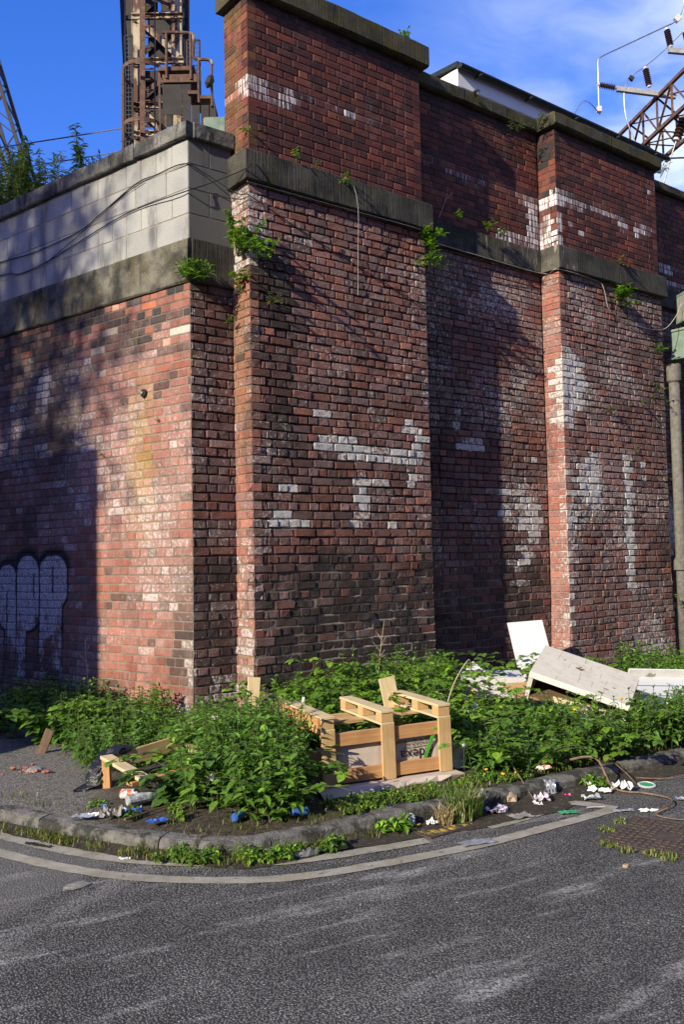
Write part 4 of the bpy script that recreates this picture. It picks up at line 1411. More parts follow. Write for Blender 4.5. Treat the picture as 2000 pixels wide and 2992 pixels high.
def leaning_mast():
    # inclined lattice boom far to the left
    T = thing('lattice_mast', 'dark lattice mast leaning far behind the overgrown wall top', 'mast', (-8.6, 25, 5.0))
    b = Vector((0, 0, 0)); slope = Vector((-.67, 0, 2.28)).normalized()
    base = Vector((2.1, 0, 0)) + slope * 0
    offs = [(-.42, -.35), (.12, -.35), (-.42, .45), (.12, .45), (-1.0, .0)]
    L = 12
    ch = [(base + Vector((x, y, 0)), base + Vector((x, y, 0)) + slope * L) for x, y in offs[:4]]
    # chord positions tuned to the visible edge
    for p, q in ch:
        MB().bar(p, q, .09, .09).build('chord', M['dark_steel'], T)
    segs = []
    lattice(segs, ch[0], ch[1], 0, 0, 20, 0); lattice(segs, ch[2], ch[3], 0, 0, 20, 0, 1); lattice(segs, ch[0], ch[2], 0, 0, 20, 0); lattice(segs, ch[1], ch[3], 0, 0, 20, 0, 1)
    for a, c in segs:
        MB().bar(a, c, .03, .03).build('lacing_bar', M['dark_steel'], T)
leaning_mast()


def insulator(parent, p, q, r=.075, n=9, name='insulator'):
    p, q = Vector(p), Vector(q); d = q - p; L = d.length
    M4 = Matrix.Translation(p) @ d.to_track_quat('Z', 'Y').to_matrix().to_4x4()
    prof = []
    for i in range(n):
        z = L * (.08 + .84 * i / n); h = L * .84 / n
        prof += [(r * .55, z), (r, z + h * .25), (r * .98, z + h * .4), (r * .55, z + h * .6)]
    m = MB(); m.lathe(prof, 14, M4)
    o = m.build(name, M['insulator'], parent)
    MB().lathe([(r * .5, 0), (r * .6, 0), (r * .6, L * .08), (r * .5, L * .085)], 10, M4).build('end_cap', M['cap'], o)
    c = MB(); c.lathe([(r * .5, L * .91), (r * .62, L * .92), (r * .62, L), (r * .4, L * 1.02)], 10, M4)
    c.build('end_cap', M['cap'], o)
    return o


def gantry():
    T = thing('gantry_boom', 'rusted lattice gantry boom carrying brown ribbed insulators over the railway', 'gantry', (6.9, 21.9, 5.0))
    o = Vector(T.location)
    def pt(px, py, D):
        return None
    # horizontal box truss coming towards the street
    a0 = Vector((7.03, 22.0, 11.96)); a1 = Vector((7.54, 18.96, 11.96)) ; d = (a1 - a0).normalized()
    side = Vector((d.y, -d.x, 0)) * -1
    st = a0; en = a0 + d * 9
    H = .78; Wd = .85
    base = [(Vector((0, 0, 0))), Vector((0, 0, -H)), side * Wd, side * Wd + Vector((0, 0, -H))]
    ch = [(st + b - o, en + b - o) for b in base]
    for p, q in ch:
        MB().bar(p, q, .075, .075).build('chord', M['rust_dark'], T)
    segs = []
    n = 14
    lattice(segs, ch[0], ch[1], 0, 0, n, 0); lattice(segs, ch[2], ch[3], 0, 0, n, 0, 1); lattice(segs, ch[0], ch[2], 0, 0, n, 0, 1); lattice(segs, ch[1], ch[3], 0, 0, n, 0)
    for i in range(n + 1):
        t = i / n
        segs += [(ch[0][0].lerp(ch[0][1], t), ch[1][0].lerp(ch[1][1], t)), (ch[2][0].lerp(ch[2][1], t), ch[3][0].lerp(ch[3][1], t)), (ch[1][0].lerp(ch[1][1], t), ch[3][0].lerp(ch[3][1], t))]
    for i, (p, q) in enumerate(segs):
        MB().bar(p, q, .05, .014).build('lacing_bar', M['rust_dark'], T)
    # mast at the far end
    for dx, dy in ((0, 0), (-.75, .2), (.1, .75), (-.65, .95)):
        MB().bar((dx - .0, dy + .5, 0), (dx, dy + .5, 6.0), .1, .1).build('mast_leg', M['rust_dark'], T)
    # bracket arms with insulators and bent conductor rods (gantry frame, metres)
    L = lambda x, z, y=20.0: Vector((x, y, z)) - o
    MB().bar(L(6.42, 12.13), L(7.75, 11.93), .09, .11).build('bracket_arm', M['galv'], T)
    MB().bar(L(7.62, 13.0), L(9.2, 12.82), .09, .11).build('bracket_arm', M['galv'], T)
    insulator(T, L(6.40, 12.15), L(5.99, 12.24))
    insulator(T, L(7.16, 12.16), L(7.08, 12.62))
    insulator(T, L(7.68, 13.08), L(7.60, 13.52))
    insulator(T, L(8.10, 13.02), L(8.02, 13.46))
    insulator(T, L(7.56, 10.72, 19.6), L(7.78, 11.28, 19.6), r=.11, n=6)
    MB().tube(catmull([L(7.72, 13.62), L(7.55, 13.55), L(6.6, 13.12), L(6.12, 12.9), L(6.02, 12.78), L(6.01, 12.4), L(6.0, 11.68)], 5), .016, 6).build('conductor_rod', M['wire_grey'], T)
    MB().tube(catmull([L(7.72, 13.62), L(7.86, 13.72), L(7.98, 13.95), L(8.05, 14.4), L(8.1, 15.2)], 5), .014, 6).build('jumper_cable', M['wire_grey'], T)
    MB().tube(catmull([L(8.05, 13.5), L(7.5, 12.98), L(7.08, 12.64), L(6.85, 12.48), L(6.66, 12.28), L(6.58, 12.0), L(6.6, 11.5), L(6.72, 11.1), L(6.86, 10.7)], 5), .012, 6).build('jumper_cable', M['wire_grey'], T)
    MB().tube(catmull([L(7.56, 10.70, 19.6), L(7.42, 10.3, 19.6), L(7.25, 9.75, 19.6)], 4), .016, 6).build('jumper_cable', M['galv'], T)
    MB().box(-.05, .05, -.05, .05, -.06, .06, Matrix.Translation(L(6.0, 11.66))).build('clamp', M['cap'], T)
    MB().box(-.06, .06, -.05, .05, -.07, .07, Matrix.Translation(L(7.86, 13.74)) @ Matrix.Rotation(.8, 4, 'Y')).build('clamp', M['cap'], T)
    MB().box(-.04, .08, -.04, .04, -.04, .04, Matrix.Translation(L(6.74, 12.38)) @ Matrix.Rotation(.6, 4, 'Y')).build('clamp', M['dark_steel'], T)
    return T
gantry()


def wires():
    for (p, q, lab) in (((-22, 20, 9.9), (-3.36, 14.0, 8.49), 'upper grey overhead wire running to the rusted tower'), ((-22, 20, 9.3), (-3.36, 14.0, 8.12), 'lower grey overhead wire running to the rusted tower')):
        P, Q = Vector(p), Vector(q)
        pts = [P.lerp(Q, t / 20) + Vector((0, 0, -.25 * (1 - (2 * t / 20 - 1) ** 2))) for t in range(21)]
        tag(MB().tube(pts, .012, 5).build('overhead_wire', M['wire_grey']), lab, 'wire')
    P, Q = F(6.6, 3.2, 8.2), Vector((6.2, 20, 11.55))
    tag(MB().tube(catmull([(4.2, 17.0, 9.2), (5.0, 18.2, 10.75), (5.5, 19.2, 11.45), (6.02, 20, 11.55)], 6), .012, 5).build('overhead_wire', M['wire_grey']), 'curved dropper wire rising behind the white eaves to the bent rod', 'wire')
    # railway span wire low at far right
    tag(MB().tube(catmull([(7.4, 19.6, 10.32), (7.9, 19.6, 10.32), (8.6, 19.5, 10.2)], 6), .02, 5).build('overhead_wire', M['dark_steel']), 'short dark span wire under the ribbed hanging insulator', 'wire')
wires()


def cabin():
    T = thing('trackside_cabin', 'white clad trackside cabin with black gutter rising behind the parapet', 'cabin', F(3.95, 1.1, 5.13), R(FRONT))
    MB().box(.12, 4.45, .06, 2.6, 0, 2.62).build('wall', M['white_cladding'], T)
    MB().box(.0, 4.6, -.02, .02, 2.60, 2.83).build('fascia', M['white_cladding'], T)
    MB().box(-.02, .0, -.02, 2.7, 2.60, 2.83).build('fascia', M['white_cladding'], T)
    MB().box(.0, 4.6, .02, 2.7, 2.63, 2.66).build('soffit', M['gutter'], T)
    r = MB(); r.add([(-.06, -.05, 2.84), (4.62, -.05, 2.84), (4.62, 2.7, 3.05), (-.06, 2.7, 3.05), (-.06, -.05, 2.90), (4.62, -.05, 2.90), (4.62, 2.7, 3.11), (-.06, 2.7, 3.11)], [(0, 3, 2, 1), (4, 5, 6, 7), (0, 1, 5, 4), (1, 2, 6, 5), (2, 3, 7, 6), (3, 0, 4, 7)])
    r.build('roof', M['gutter'], T)
    g = MB(); P = []
    for x in (-.05, 4.72):
        P.append([(x, -.075 + .05 * math.cos(a), 2.85 + .05 * math.sin(a)) for a in [math.pi + math.pi * k / 8 for k in range(9)]])
    g.grid(P, 2, 9); g.box(-.052, -.047, -.125, -.025, 2.80, 2.85); g.box(4.717, 4.722, -.125, -.025, 2.80, 2.85)
    g.build('gutter', M['gutter'], T)
    for x in (.3, 1.3, 2.3, 3.3, 4.3):
        MB().box(x - .012, x + .012, -.15, -.02, 2.785, 2.80).build('gutter_bracket', M['gutter'], T)
cabin()


def drainpipe():
    T = thing('drainpipe', 'grey cement drainpipe with collars standing beside the far pier', 'pipe', F(6.84, -.05, 0), R(FRONT))
    r = .070
    MB().lathe([(r, .0), (r, 1.36), (r, 4.02)], 18).build('shaft', M['pipe'], T).data.polygons.foreach_set('use_smooth', [True] * (18 * 2 + 2))
    MB().lathe([(r, 1.36), (r + .03, 1.38), (r + .032, 1.50), (r + .012, 1.53), (r, 1.55)], 18, cap=False).build('collar', M['pipe'], T)
    MB().lathe([(r, 3.94), (r + .028, 3.97), (r + .03, 4.16), (r + .022, 4.20), (r - .02, 4.20), (r - .02, 4.1)], 18).build('socket', M['pipe'], T)
    MB().box(-.10, .10, .06, .34, 2.6, 2.64).build('pipe_bracket', M['rust_dark'], T)
drainpipe()


def girder():
    T = thing('bridge_girder', 'end of a green painted steel girder at the far wall panel', 'girder', F(6.98, -.06, 4.3), R(FRONT))
    MB().box(.0, 3.5, -.16, .18, 0, .03).build('bottom_flange', M['green_paint'], T)
    MB().box(.05, 3.5, -.02, .02, .03, .40).build('web', M['green_paint'], T)
    MB().box(.04, .06, -.13, .15, .03, .40).build('end_plate', M['green_paint'], T)
    MB().box(.02, 3.5, -.16, .18, .40, .43).build('top_flange', M['green_paint'], T)
    L = thing('floodlight', 'square green framed floodlight fixed above the green girder', 'light', F(7.02, -.10, 4.82), R(FRONT - 30))
    MB().box(0, .04, -.13, .16, 0, .03).box(0, .04, -.13, .16, .37, .40).box(0, .04, -.13, -.10, .03, .37).box(0, .04, .13, .16, .03, .37).build('frame', M['green_paint'], L)
    MB().box(.03, .28, -.11, .14, .02, .38).build('housing', M['green_paint'], L)
    MB().box(.006, .028, -.10, .13, .03, .37).build('lens', M['galv'], L)
    MB().box(.06, .12, -.02, .05, -.09, .02).build('bracket', M['dark_steel'], L)
girder()


def wall_cables():
    rd = random.Random(2)
    def cab(pts, r, mat, lab, name='cable'):
        tag(MB().tube(catmull(pts, 8), r, 5).build(name, M[mat]), lab, 'cable')
    cab([Wg(-5, -.012, 5.05), Wg(-3.11, -.014, 5.02), Wg(-2.44, -.014, 4.985), Wg(-1.65, -.014, 5.02), Wg(-1.26, -.014, 5.12), Wg(-.73, -.014, 5.27), Wg(-.43, -.014, 5.275), Wg(-.03, -.02, 5.265), F(-.30, .26, 5.2), F(-.08, .1, 5.02), F(-.02, -.02, 4.98)], .0055, 'wire', 'upper black cable draped across the concrete block wall')
    cab([Wg(-5, -.012, 4.9), Wg(-3.11, -.016, 4.87), Wg(-2.71, -.016, 4.81), Wg(-2.19, -.016, 4.83), Wg(-1.1, -.016, 4.99), Wg(-.63, -.016, 5.02), Wg(-.0, -.024, 5.0), F(-.25, .25, 5.12), F(-.05, -.075, 5.2), F(-.0, -.07, 5.3)], .0055, 'wire', 'lower black cable sagging across the concrete block wall')
    cab([Wg(-2.2, -.018, 4.82), Wg(-1.3, -.018, 5.08), Wg(-.95, -.018, 5.2), Wg(-.6, -.018, 5.26)], .004, 'wire', 'thin black wire crossing between the two cables on the blocks')
    cab([F(-.02, -.02, BAND0 - .015), F(1.0, -.03, BAND0 - .015), F(2.24, -.03, BAND0 - .014), F(2.3, .14, BAND0 - .015), F(3.4, .19, BAND0 - .016), F(4.42, .19, BAND0 - .018), F(4.44, -.03, BAND0 - .016), F(5.2, -.03, BAND0 - .03), F(5.33, -.04, 5.0), F(5.42, -.03, 4.78), F(5.58, -.03, 4.70), F(5.8, -.03, 4.66), F(6.2, -.04, 4.62), F(6.62, -.06, 4.66), F(6.85, -.10, 4.85), F(6.93, -.14, 5.02), F(7.0, -.16, 5.06)], .0045, 'wire_white', 'thin white cable under the stone band running to the floodlight')
    cab([F(1.06, -.07, 5.37), F(1.17, -.10, 5.33), F(1.23, -.10, 5.1), F(1.26, -.05, 4.7), F(1.27, -.02, 4.25)], .0022, 'wire_white', 'dead white stem hanging down the tall pier from the stone band', 'dead_stem')
    cab([F(-.02, -.02, 4.98), F(.8, -.012, 4.70), F(1.6, -.012, 4.45), F(2.2, -.012, 4.28)], .005, 'wire', 'thin black wire slanting across the top of the tall pier')
wall_cables()


def wall_anchor():
    T = thing('wall_anchor', 'round metal tie plate bolted to the brick wing wall', 'plate', Wg(-.64, -.012, 3.22), rot=(R(90), 0, R(WING)))
    MB().lathe([(.04, -.02), (.04, .008), (.033, .014), (.016, .016)], 16).build('washer', M['dark_steel'], T)
    MB().lathe([(.016, .016), (.016, .03), (.008, .032)], 6).build('nut', M['galv'], T)
wall_anchor()

# ------------------------------------------------------------------ the side of the street behind and left of the photographer
def neighbour():
    lh = Vector((math.sin(R(SUN_AZ)), math.cos(R(SUN_AZ)), 0))
    k = Wg(-1.37) - lh * 8.0
    T = thing('brick_house', 'brick house across the side street that shades the wing wall', 'house', k, R(90 - SUN_AZ) )
    # local +x points along the light, +y to its left
    H = 6.5
    MB().box(-6, 0, 0, 9, 0, H - .12).build('wall', M['house_brick'], T)
    MB().box(-6.06, .03, -.0, 9.06, H - .12, H).build('parapet_coping', M['wing_coping'], T)
    for x in (-4.6, -1.6):
        for z in (1.0, 3.9):
            w = MB().box(x - .5, x + .5, -.02, .05, z, z + 1.5).build('window', M['white_cladding'], T)
            MB().box(x - .44, x + .44, -.03, -.02, z + .06, z + 1.44).build('pane', M['glass'], w)
    for y in (2, 4.5, 7):
        for z in (1.0, 3.9):
            w = MB().box(-.05, .02, y - .5, y + .5, z, z + 1.5).build('window', M['white_cladding'], T)
            MB().box(.02, .03, y - .44, y + .44, z + .06, z + 1.44).build('pane', M['glass'], w)
neighbour()
# ------------------------------------------------------------------ vegetation
LEAF_T = np.array([(0, 0, 0), (-.24, .30, .05), (0, .33, -.02), (.24, .30, .05), (-.19, .66, .01), (0, .68, -.06), (.19, .66, .01), (0, 1.0, -.16)])
LEAF_F = [(0, 2, 1), (0, 3, 2), (1, 2, 5, 4), (2, 3, 6, 5), (4, 5, 7), (5, 6, 7)]
ROUND_T = np.array([(0, 0, 0), (-.36, .22, .05), (0, .30, -.02), (.36, .22, .05), (-.34, .62, .0), (0, .66, -.06), (.34, .62, .0), (0, 1.0, -.14)])
NARROW_T = LEAF_T * np.array((.42, 1.0, .8))


class Leaves:
    """gathers leaves (position, direction, size, colour) and stems, builds two meshes"""
    def __init__(s, T=LEAF_T):
        s.p = []; s.y = []; s.n = []; s.sz = []; s.c = []; s.T = T; s.st = MB()

    def leaf(s, p, d, up, size, col):
        s.p.append(tuple(p)); s.y.append(tuple(d)); s.n.append(tuple(up)); s.sz.append(size); s.c.append(col)

    def mesh(s, name):
        p = np.array(s.p); y = np.array(s.y); n = np.array(s.n); sz = np.array(s.sz)
        y /= np.linalg.norm(y, axis=1, keepdims=True)
        x = np.cross(y, n); x /= np.maximum(1e-6, np.linalg.norm(x, axis=1, keepdims=True))
        z = np.cross(x, y)
        T = s.T
        V = p[:, None, :] + sz[:, None, None] * (T[None, :, 0, None] * x[:, None, :] + T[None, :, 1, None] * y[:, None, :] + T[None, :, 2, None] * z[:, None, :])
        k = len(T); N = len(p)
        faces = [tuple(i + j * k for i in f) for j in range(N) for f in LEAF_F]
        me = bpy.data.meshes.new(name)
        me.from_pydata(V.reshape(-1, 3).tolist(), [], faces)
        C = np.ones((N, k, 4), dtype=np.float32); C[:, :, :3] = np.array(s.c)[:, None, :]
        at = me.color_attributes.new('Col', 'FLOAT_COLOR', 'POINT'); at.data.foreach_set('color', C.ravel())
        me.update()
        return me


def rnd_dir(az, el):
    return (math.cos(az) * math.cos(el), math.sin(az) * math.cos(el), math.sin(el))


def in_poly(x, y, P):
    c = False; j = len(P) - 1
    for i in range(len(P)):
        if (P[i][1] > y) != (P[j][1] > y) and x < (P[j][0] - P[i][0]) * (y - P[i][1]) / (P[j][1] - P[i][1]) + P[i][0]: c = not c
        j = i
    return c


def behind_wall(x, y):
    p = Vector((x, y, 0))
    q = p - P0; u, v = q.dot(A), q.dot(B)
    if u > 0 and v > (-.06 if (u < 2.3 or 4.42 < u < 6.75) else .22): return True
    q = p - W0; uw, vw = q.dot(WA), q.dot(WB)
    if uw < 0.02 and vw > -.04: return True
    if u <= 0 and v > .23 and uw > 0: return True
    return False


BLOCKED = []           # (cx, cy, radius) kept clear of stems


def scatter(poly, dens, seed):
    rd = random.Random(seed)
    xs = [p[0] for p in poly]; ys = [p[1] for p in poly]
    area = abs(sum(poly[i][0] * poly[i - 1][1] - poly[i - 1][0] * poly[i][1] for i in range(len(poly)))) / 2
    n = int(area * dens); out = []
    tries = 0
    while len(out) < n and tries < n * 40:
        tries += 1
        x, y = rd.uniform(min(xs), max(xs)), rd.uniform(min(ys), max(ys))
        if in_poly(x, y, poly) and not behind_wall(x, y) and not any((x - a) ** 2 + (y - b) ** 2 < r * r for a, b, r in BLOCKED):
            out.append((x, y))
    return out


NETTLE = [(.105, .210, .030), (.125, .245, .036), (.080, .165, .026), (.155, .285, .042), (.110, .225, .048)]
BRAMBLE = [(.150, .290, .032), (.190, .350, .036), (.120, .240, .030), (.220, .370, .040), (.105, .215, .030)]


def nettle(L, x, y, h, rd, z0=.10, size=.062, pal=NETTLE):
    az = rd.uniform(0, 6.28); ln = rd.uniform(.05, .28)
    p0 = Vector((x, y, z0)); tip = p0 + Vector((math.cos(az) * ln * h, math.sin(az) * ln * h, h))
    L.st.tube([p0, p0.lerp(tip, .5) + Vector((0, 0, .02)), tip], .0028, 3, cap=False)
    n = max(3, int(h / .042)); rot = rd.uniform(0, 6.28)
    base = rd.choice(pal); k0 = rd.uniform(.8, 1.2)
    for i in range(n):
        t = .18 + .82 * (i + .5) / n
        p = p0.lerp(tip, t); rot += 1.57 + rd.uniform(-.3, .3)
        s = size * (1.3 - .6 * t ** 2) * rd.uniform(.75, 1.3)
        for q in (0, math.pi):
            el = rd.uniform(-.6, .25) if t < .9 else rd.uniform(.1, .8)
            d = rnd_dir(rot + q, el)
            k = k0 * rd.uniform(.8, 1.2) * (1 + .35 * (t > .85))
            L.leaf(p, d, (rd.uniform(-.3, .3), rd.uniform(-.3, .3), 1), s, tuple(c * k for c in base))


def bramble(L, p0, az, length, rise, rd, size=.058, pal=BRAMBLE, step=.075):
    """arching cane with three-leaflet leaves"""
    pts = []; n = max(5, int(length / .08)); p = Vector(p0)
    el = rise
    for i in range(n + 1):
        pts.append(p.copy()); d = Vector(rnd_dir(az, el)); p = p + d * (length / n); el -= 1.25 * rise / n + rd.uniform(-.05, .08); az += rd.uniform(-.1, .1)
        if p.z < .12: p.z = .12 + rd.uniform(0, .03)
    L.st.tube(pts, .0045, 4, cap=False, r2=.0018)
    base = rd.choice(pal)
    tot = length; k = .5 * step
    while k < tot:
        f = k / tot * n; i = min(n - 1, int(f)); q = pts[i].lerp(pts[i + 1], f - i)
        a = rd.uniform(0, 6.28); e = rd.uniform(-.1, .7)
        d = Vector(rnd_dir(a, e)); root = q + d * rd.uniform(.02, .05)
        L.st.tube([q, root], .0015, 3, cap=False)
        s = size * rd.uniform(.7, 1.35)
        kk = rd.uniform(.75, 1.25)
        col = tuple(c * kk for c in base)
        for off in (-1.15, 0, 1.15):
            dd = rnd_dir(a + off, rd.uniform(-.55, .2))
            L.leaf(root, dd, (rd.uniform(-.35, .35), rd.uniform(-.35, .35), 1), s * (1.1 if off == 0 else .9), col)
        k += step * rd.uniform(.6, 1.4)


def close(L, name, label, cat='weeds', mat='leaf', kind='stuff', stem='stem'):
    """leaves and stems of one plant or patch become one thing"""
    T = bpy.data.objects.new(name, None); COL.objects.link(T); T.empty_display_size = .1
    p = L.p[0]; T.location = (p[0], p[1], .1 if p[2] < 1.2 else p[2])
    T['label'] = label; T['category'] = cat
    if kind: T['kind'] = kind
    off = -np.array(T.location)
    for me, nm, mt in ((L.mesh('leaves'), 'leaves', M[mat]), (L.st.mesh('stems'), 'stems', M[stem])):
        if not len(me.vertices): continue
        me.transform(Matrix.Translation(off))
        o = link(nm, me, mt, T)
        if kind: o['kind'] = kind
    return T


def patch(name, label, poly, dens, hfun, seed, size=.062, brambles=0, blen=(.3, .7), pal=NETTLE):
    L = Leaves(); rd = random.Random(seed)
    for x, y in scatter(poly, dens, seed):
        h = hfun(x, y) * rd.uniform(.65, 1.12)
        nettle(L, x, y, max(.06, h), rd, size=size, pal=pal)
    close(L, name, label)
    if brambles:
        L = Leaves(ROUND_T)
        for x, y in scatter(poly, brambles, seed + 1):
            h = hfun(x, y)
            for k in range(rd.randint(1, 3)):
                bramble(L, (x, y, .1), rd.uniform(0, 6.28), rd.uniform(*blen) * (.6 + h), rd.uniform(.9, 1.4), rd)
        close(L, 'bramble_patch', label.replace('nettles', 'bright brambles').replace('weeds', 'brambles'))


BLOCKED += [(.2 + .3 * i - .12 * j, 6.35 + .12 * i + .3 * j, .24) for i in range(3) for j in range(2)]
BLOCKED += [(1.75, 7.72, .26), (2.05, 7.62, .26), (2.3, 7.5, .22), (1.2, 8.3, .36), (1.5, 8.4, .3), (1.15, 8.0, .25), (1.45, 8.05, .25), (3.0, 8.35, .35), (3.3, 8.4, .3), (1.85, 8.15, .25), (2.2, 8.05, .3), (2.55, 7.95, .25), (-1.42, 6.05, .2), (-1.55, 6.25, .16), (-1.3, 5.85, .22), (-1.2, 6.2, .2)]

PA = [(-2.45, 7.6), (-2.05, 6.85), (-1.80, 6.45), (-1.35, 6.75), (-1.12, 7.0), (-.95, 8.3), (-1.36, 8.1), (-3.2, 9.55)]
patch('nettle_patch', 'low green nettles along the foot of the graffiti wing wall', PA, 150, lambda x, y: .30 + .10 * fbm(x, y, 0, 2.0) + .06 * sst(7, 8.2, y), 101, size=.062, brambles=5)
PB = [(-1.16, 6.02), (-.98, 5.52), (-.62, 5.24), (-.26, 5.36), (-.28, 5.85), (-.34, 6.25), (-.5, 7.0), (-1.0, 7.6), (-1.3, 6.5)]
patch('nettle_patch', 'tall dense nettles between the broken timber frame and the crate', PB, 185, lambda x, y: (.30 + .26 * blob(x, y, -.62, 6.1, .75, 1.1) + .10 * fbm(x, y, 1, 2.2)) * (.55 + .45 * sst(-1.5, -1.05, x)), 102, size=.066, brambles=18)
PC = [(-.45, 6.95), (.9, 6.95), (1.15, 7.9), (1.05, 9.4), (-.7, 8.2)]
patch('nettle_patch', 'nettles in the angle behind the upturned crate', PC, 110, lambda x, y: .36 + .12 * fbm(x, y, 2, 2.0) + .22 * sst(7.4, 8.4, y), 103, size=.055, brambles=26, blen=(.6, 1.1))
PD = [(.86, 6.25), (1.45, 6.42), (2.65, 7.15), (3.7, 7.85), (4.6, 8.7), (4.4, 9.2), (2.9, 8.6), (2.4, 7.75), (1.6, 7.75), (1.1, 7.9), (.9, 7.0)]
patch('nettle_patch', 'broad bank of nettles in front of the white plank table', PD, 170, lambda x, y: .28 + .14 * fbm(x, y, 3, 1.6) + .06 * sst(6.4, 7.4, y), 104, size=.056, brambles=22)
PF = [(3.0, 8.9), (4.4, 9.2), (5.6, 10.6), (5.2, 12.2), (3.2, 10.9)]
patch('nettle_patch', 'weeds at the foot of the far pier below the cement drainpipe', PF, 85, lambda x, y: .36 + .14 * fbm(x, y, 4, 2.0), 105, size=.07, brambles=12)
PE = [(-5.5, 11.2), (-2.62, 7.6), (-2.3, 8.0), (-3.2, 9.4), (-5.0, 11.2)]
patch('nettle_patch', 'dark shaded weeds crowding the left part of the wing wall', [(-5.5, 9.6), (-3.3, 8.0), (-2.75, 7.75), (-2.65, 8.7), (-5.6, 11.3)], 40, lambda x, y: .38, 106, size=.09, brambles=9)


def lone_bramble(name, label, p, n, seed, length=(.3, .6), size=.06, az=None, pal=BRAMBLE):
    L = Leaves(ROUND_T); rd = random.Random(seed)
    for k in range(n):
        bramble(L, p, rd.uniform(0, 6.28) if az is None else az + rd.uniform(-.5, .5), rd.uniform(*length), rd.uniform(.8, 1.4), rd, size=size, pal=pal)
    close(L, name, label, 'plant', kind=None)


lone_bramble('bramble_bush', 'bright bramble bush in front of the leaning white board', (1.62, 9.55, .12), 16, 1, (.5, .85), .062)
lone_bramble('bramble_bush', 'bramble sprig growing between white board and far pier corner', (2.32, 10.55, .12), 6, 2, (.6, .9), .06)
lone_bramble('bramble_bush', 'bramble spray reaching up the tall pier behind the crate', (.35, 8.55, .12), 18, 3, (1.0, 1.6), .064)
lone_bramble('bramble_bush', 'bramble canes arching out of the nettles beside the crate post', (-.30, 5.80, .12), 8, 4, (.3, .5), .06)
lone_bramble('bramble_bush', 'large ribbed bramble leaves under the broken timber frame', (-1.12, 5.72, .12), 9, 5, (.3, .5), .085, pal=[(.085, .175, .035), (.07, .15, .03)])
lone_bramble('bramble_bush', 'bramble shoot trailing over the kerb towards the gutter', (1.02, 6.45, .12), 4, 6, (.35, .5), .07)
lone_bramble('bramble_bush', 'bramble shoot spilling over the kerb near the green lid', (1.98, 6.72, .12), 4, 7, (.35, .5), .06, az=-1.2)
lone_bramble('bramble_bush', 'pale lit bramble leaves at the edge of the shaded corner', (-2.55, 7.75, .12), 10, 8, (.4, .7), .085)


def grass_blades(spots, label, name='grass_tuft', kind='stuff', h=(.05, .12), col=((.10, .17, .03), (.16, .20, .05), (.22, .20, .08)), n=40, r=.08, seed=1, w=.004):
    rd = random.Random(seed); m = MB(); m.col = None
    for (x, y, z) in spots:
        for k in range(n):
            a = rd.uniform(0, 6.28); q = r * math.sqrt(rd.random()); px, py = x + q * math.cos(a), y + q * math.sin(a)
            hh = rd.uniform(*h); az = rd.uniform(0, 6.28); ln = rd.uniform(.2, .9)
            dx, dy = math.cos(az) * ln * hh, math.sin(az) * ln * hh
            wx, wy = -math.sin(az) * w, math.cos(az) * w
            m.col = (*rd.choice(col), 1.0)
            m.add([(px - wx, py - wy, z), (px + wx, py + wy, z), (px + dx * .4 + wx * .8, py + dy * .4 + wy * .8, z + hh * .65), (px + dx * .4 - wx * .8, py + dy * .4 - wy * .8, z + hh * .65), (px + dx, py + dy, z + hh * rd.uniform(.75, 1))], [(0, 1, 2, 3), (3, 2, 4)])
    o = m.build(name, M['grass'])
    return tag(o, label, 'grass', kind=kind)


def small_weeds(label, pts, seed, size=.03, h=(.03, .08), pal=BRAMBLE, kind='stuff', name='weed_clump'):
    L = Leaves(); rd = random.Random(seed)
    for (x, y, z) in pts:
        for k in range(rd.randint(5, 9)):
            nettle(L, x + rd.uniform(-.05, .05), y + rd.uniform(-.05, .05), rd.uniform(*h), rd, z0=z, size=size, pal=pal)
    return close(L, name, label, 'weeds', kind=kind)


S_K = arclen(KP)
def kerb_pts(x0, x1, off, n, z, seed, jit=.05):
    rd = random.Random(seed); P = offset_path(KP, off); c = [p for p in P if x0 < p.x < x1]
    out = []
    for k in range(n):
        f = rd.random() * (len(c) - 1); i = int(f); p = c[i].lerp(c[min(i + 1, len(c) - 1)], f - i)
        out.append((p.x + rd.uniform(-jit, jit), p.y + rd.uniform(-jit, jit), z))
    return out


GOLD = ((.13, .15, .03), (.20, .19, .05), (.09, .14, .03))
grass_blades(kerb_pts(-2.6, 0.2, -.05, 60, .015, 1, .035), 'short yellowish grass growing in the gutter along the kerb', n=34, r=.075, h=(.012, .055), col=GOLD, seed=2, w=.0028, name='gutter_grass')
grass_blades(kerb_pts(-.1, 3.2, .24, 70, .105, 3, .09), 'short mossy grass on the verge behind the kerb', n=30, r=.08, h=(.02, .055), col=((.12, .16, .025), (.17, .19, .04), (.09, .15, .03)), seed=4, name='verge_grass')
grass_blades(kerb_pts(-2.4, -.2, .22, 20, .10, 5, .08), 'sparse grass at the edge of the worn footway', n=14, r=.09, h=(.015, .045), col=GOLD, seed=6, w=.0025, name='footway_grass')
grass_blades([(.70, 5.62, .01), (.75, 5.66, .01), (.68, 5.58, .01)], 'green tussock of long grass beside the gully grate', n=130, r=.07, h=(.10, .24), col=((.12, .22, .04), (.16, .26, .05), (.30, .27, .15)), seed=8, kind=None)
grass_blades([(.58, 5.52, .01)], 'dry straw coloured tussock against the gully grate', n=110, r=.05, h=(.06, .15), col=((.42, .34, .20), (.35, .28, .16)), seed=9, kind=None)
grass_blades([(1.50, 4.98, .005), (1.62, 4.92, .005), (1.68, 4.84, .005), (1.43, 5.08, .005), (1.5, 5.35, .005), (1.62, 5.5, .005)], 'thin grass around the rim of the rusty access cover', n=60, r=.05, h=(.01, .035), col=((.14, .20, .04), (.22, .22, .08)), seed=10, name='cover_rim_grass')
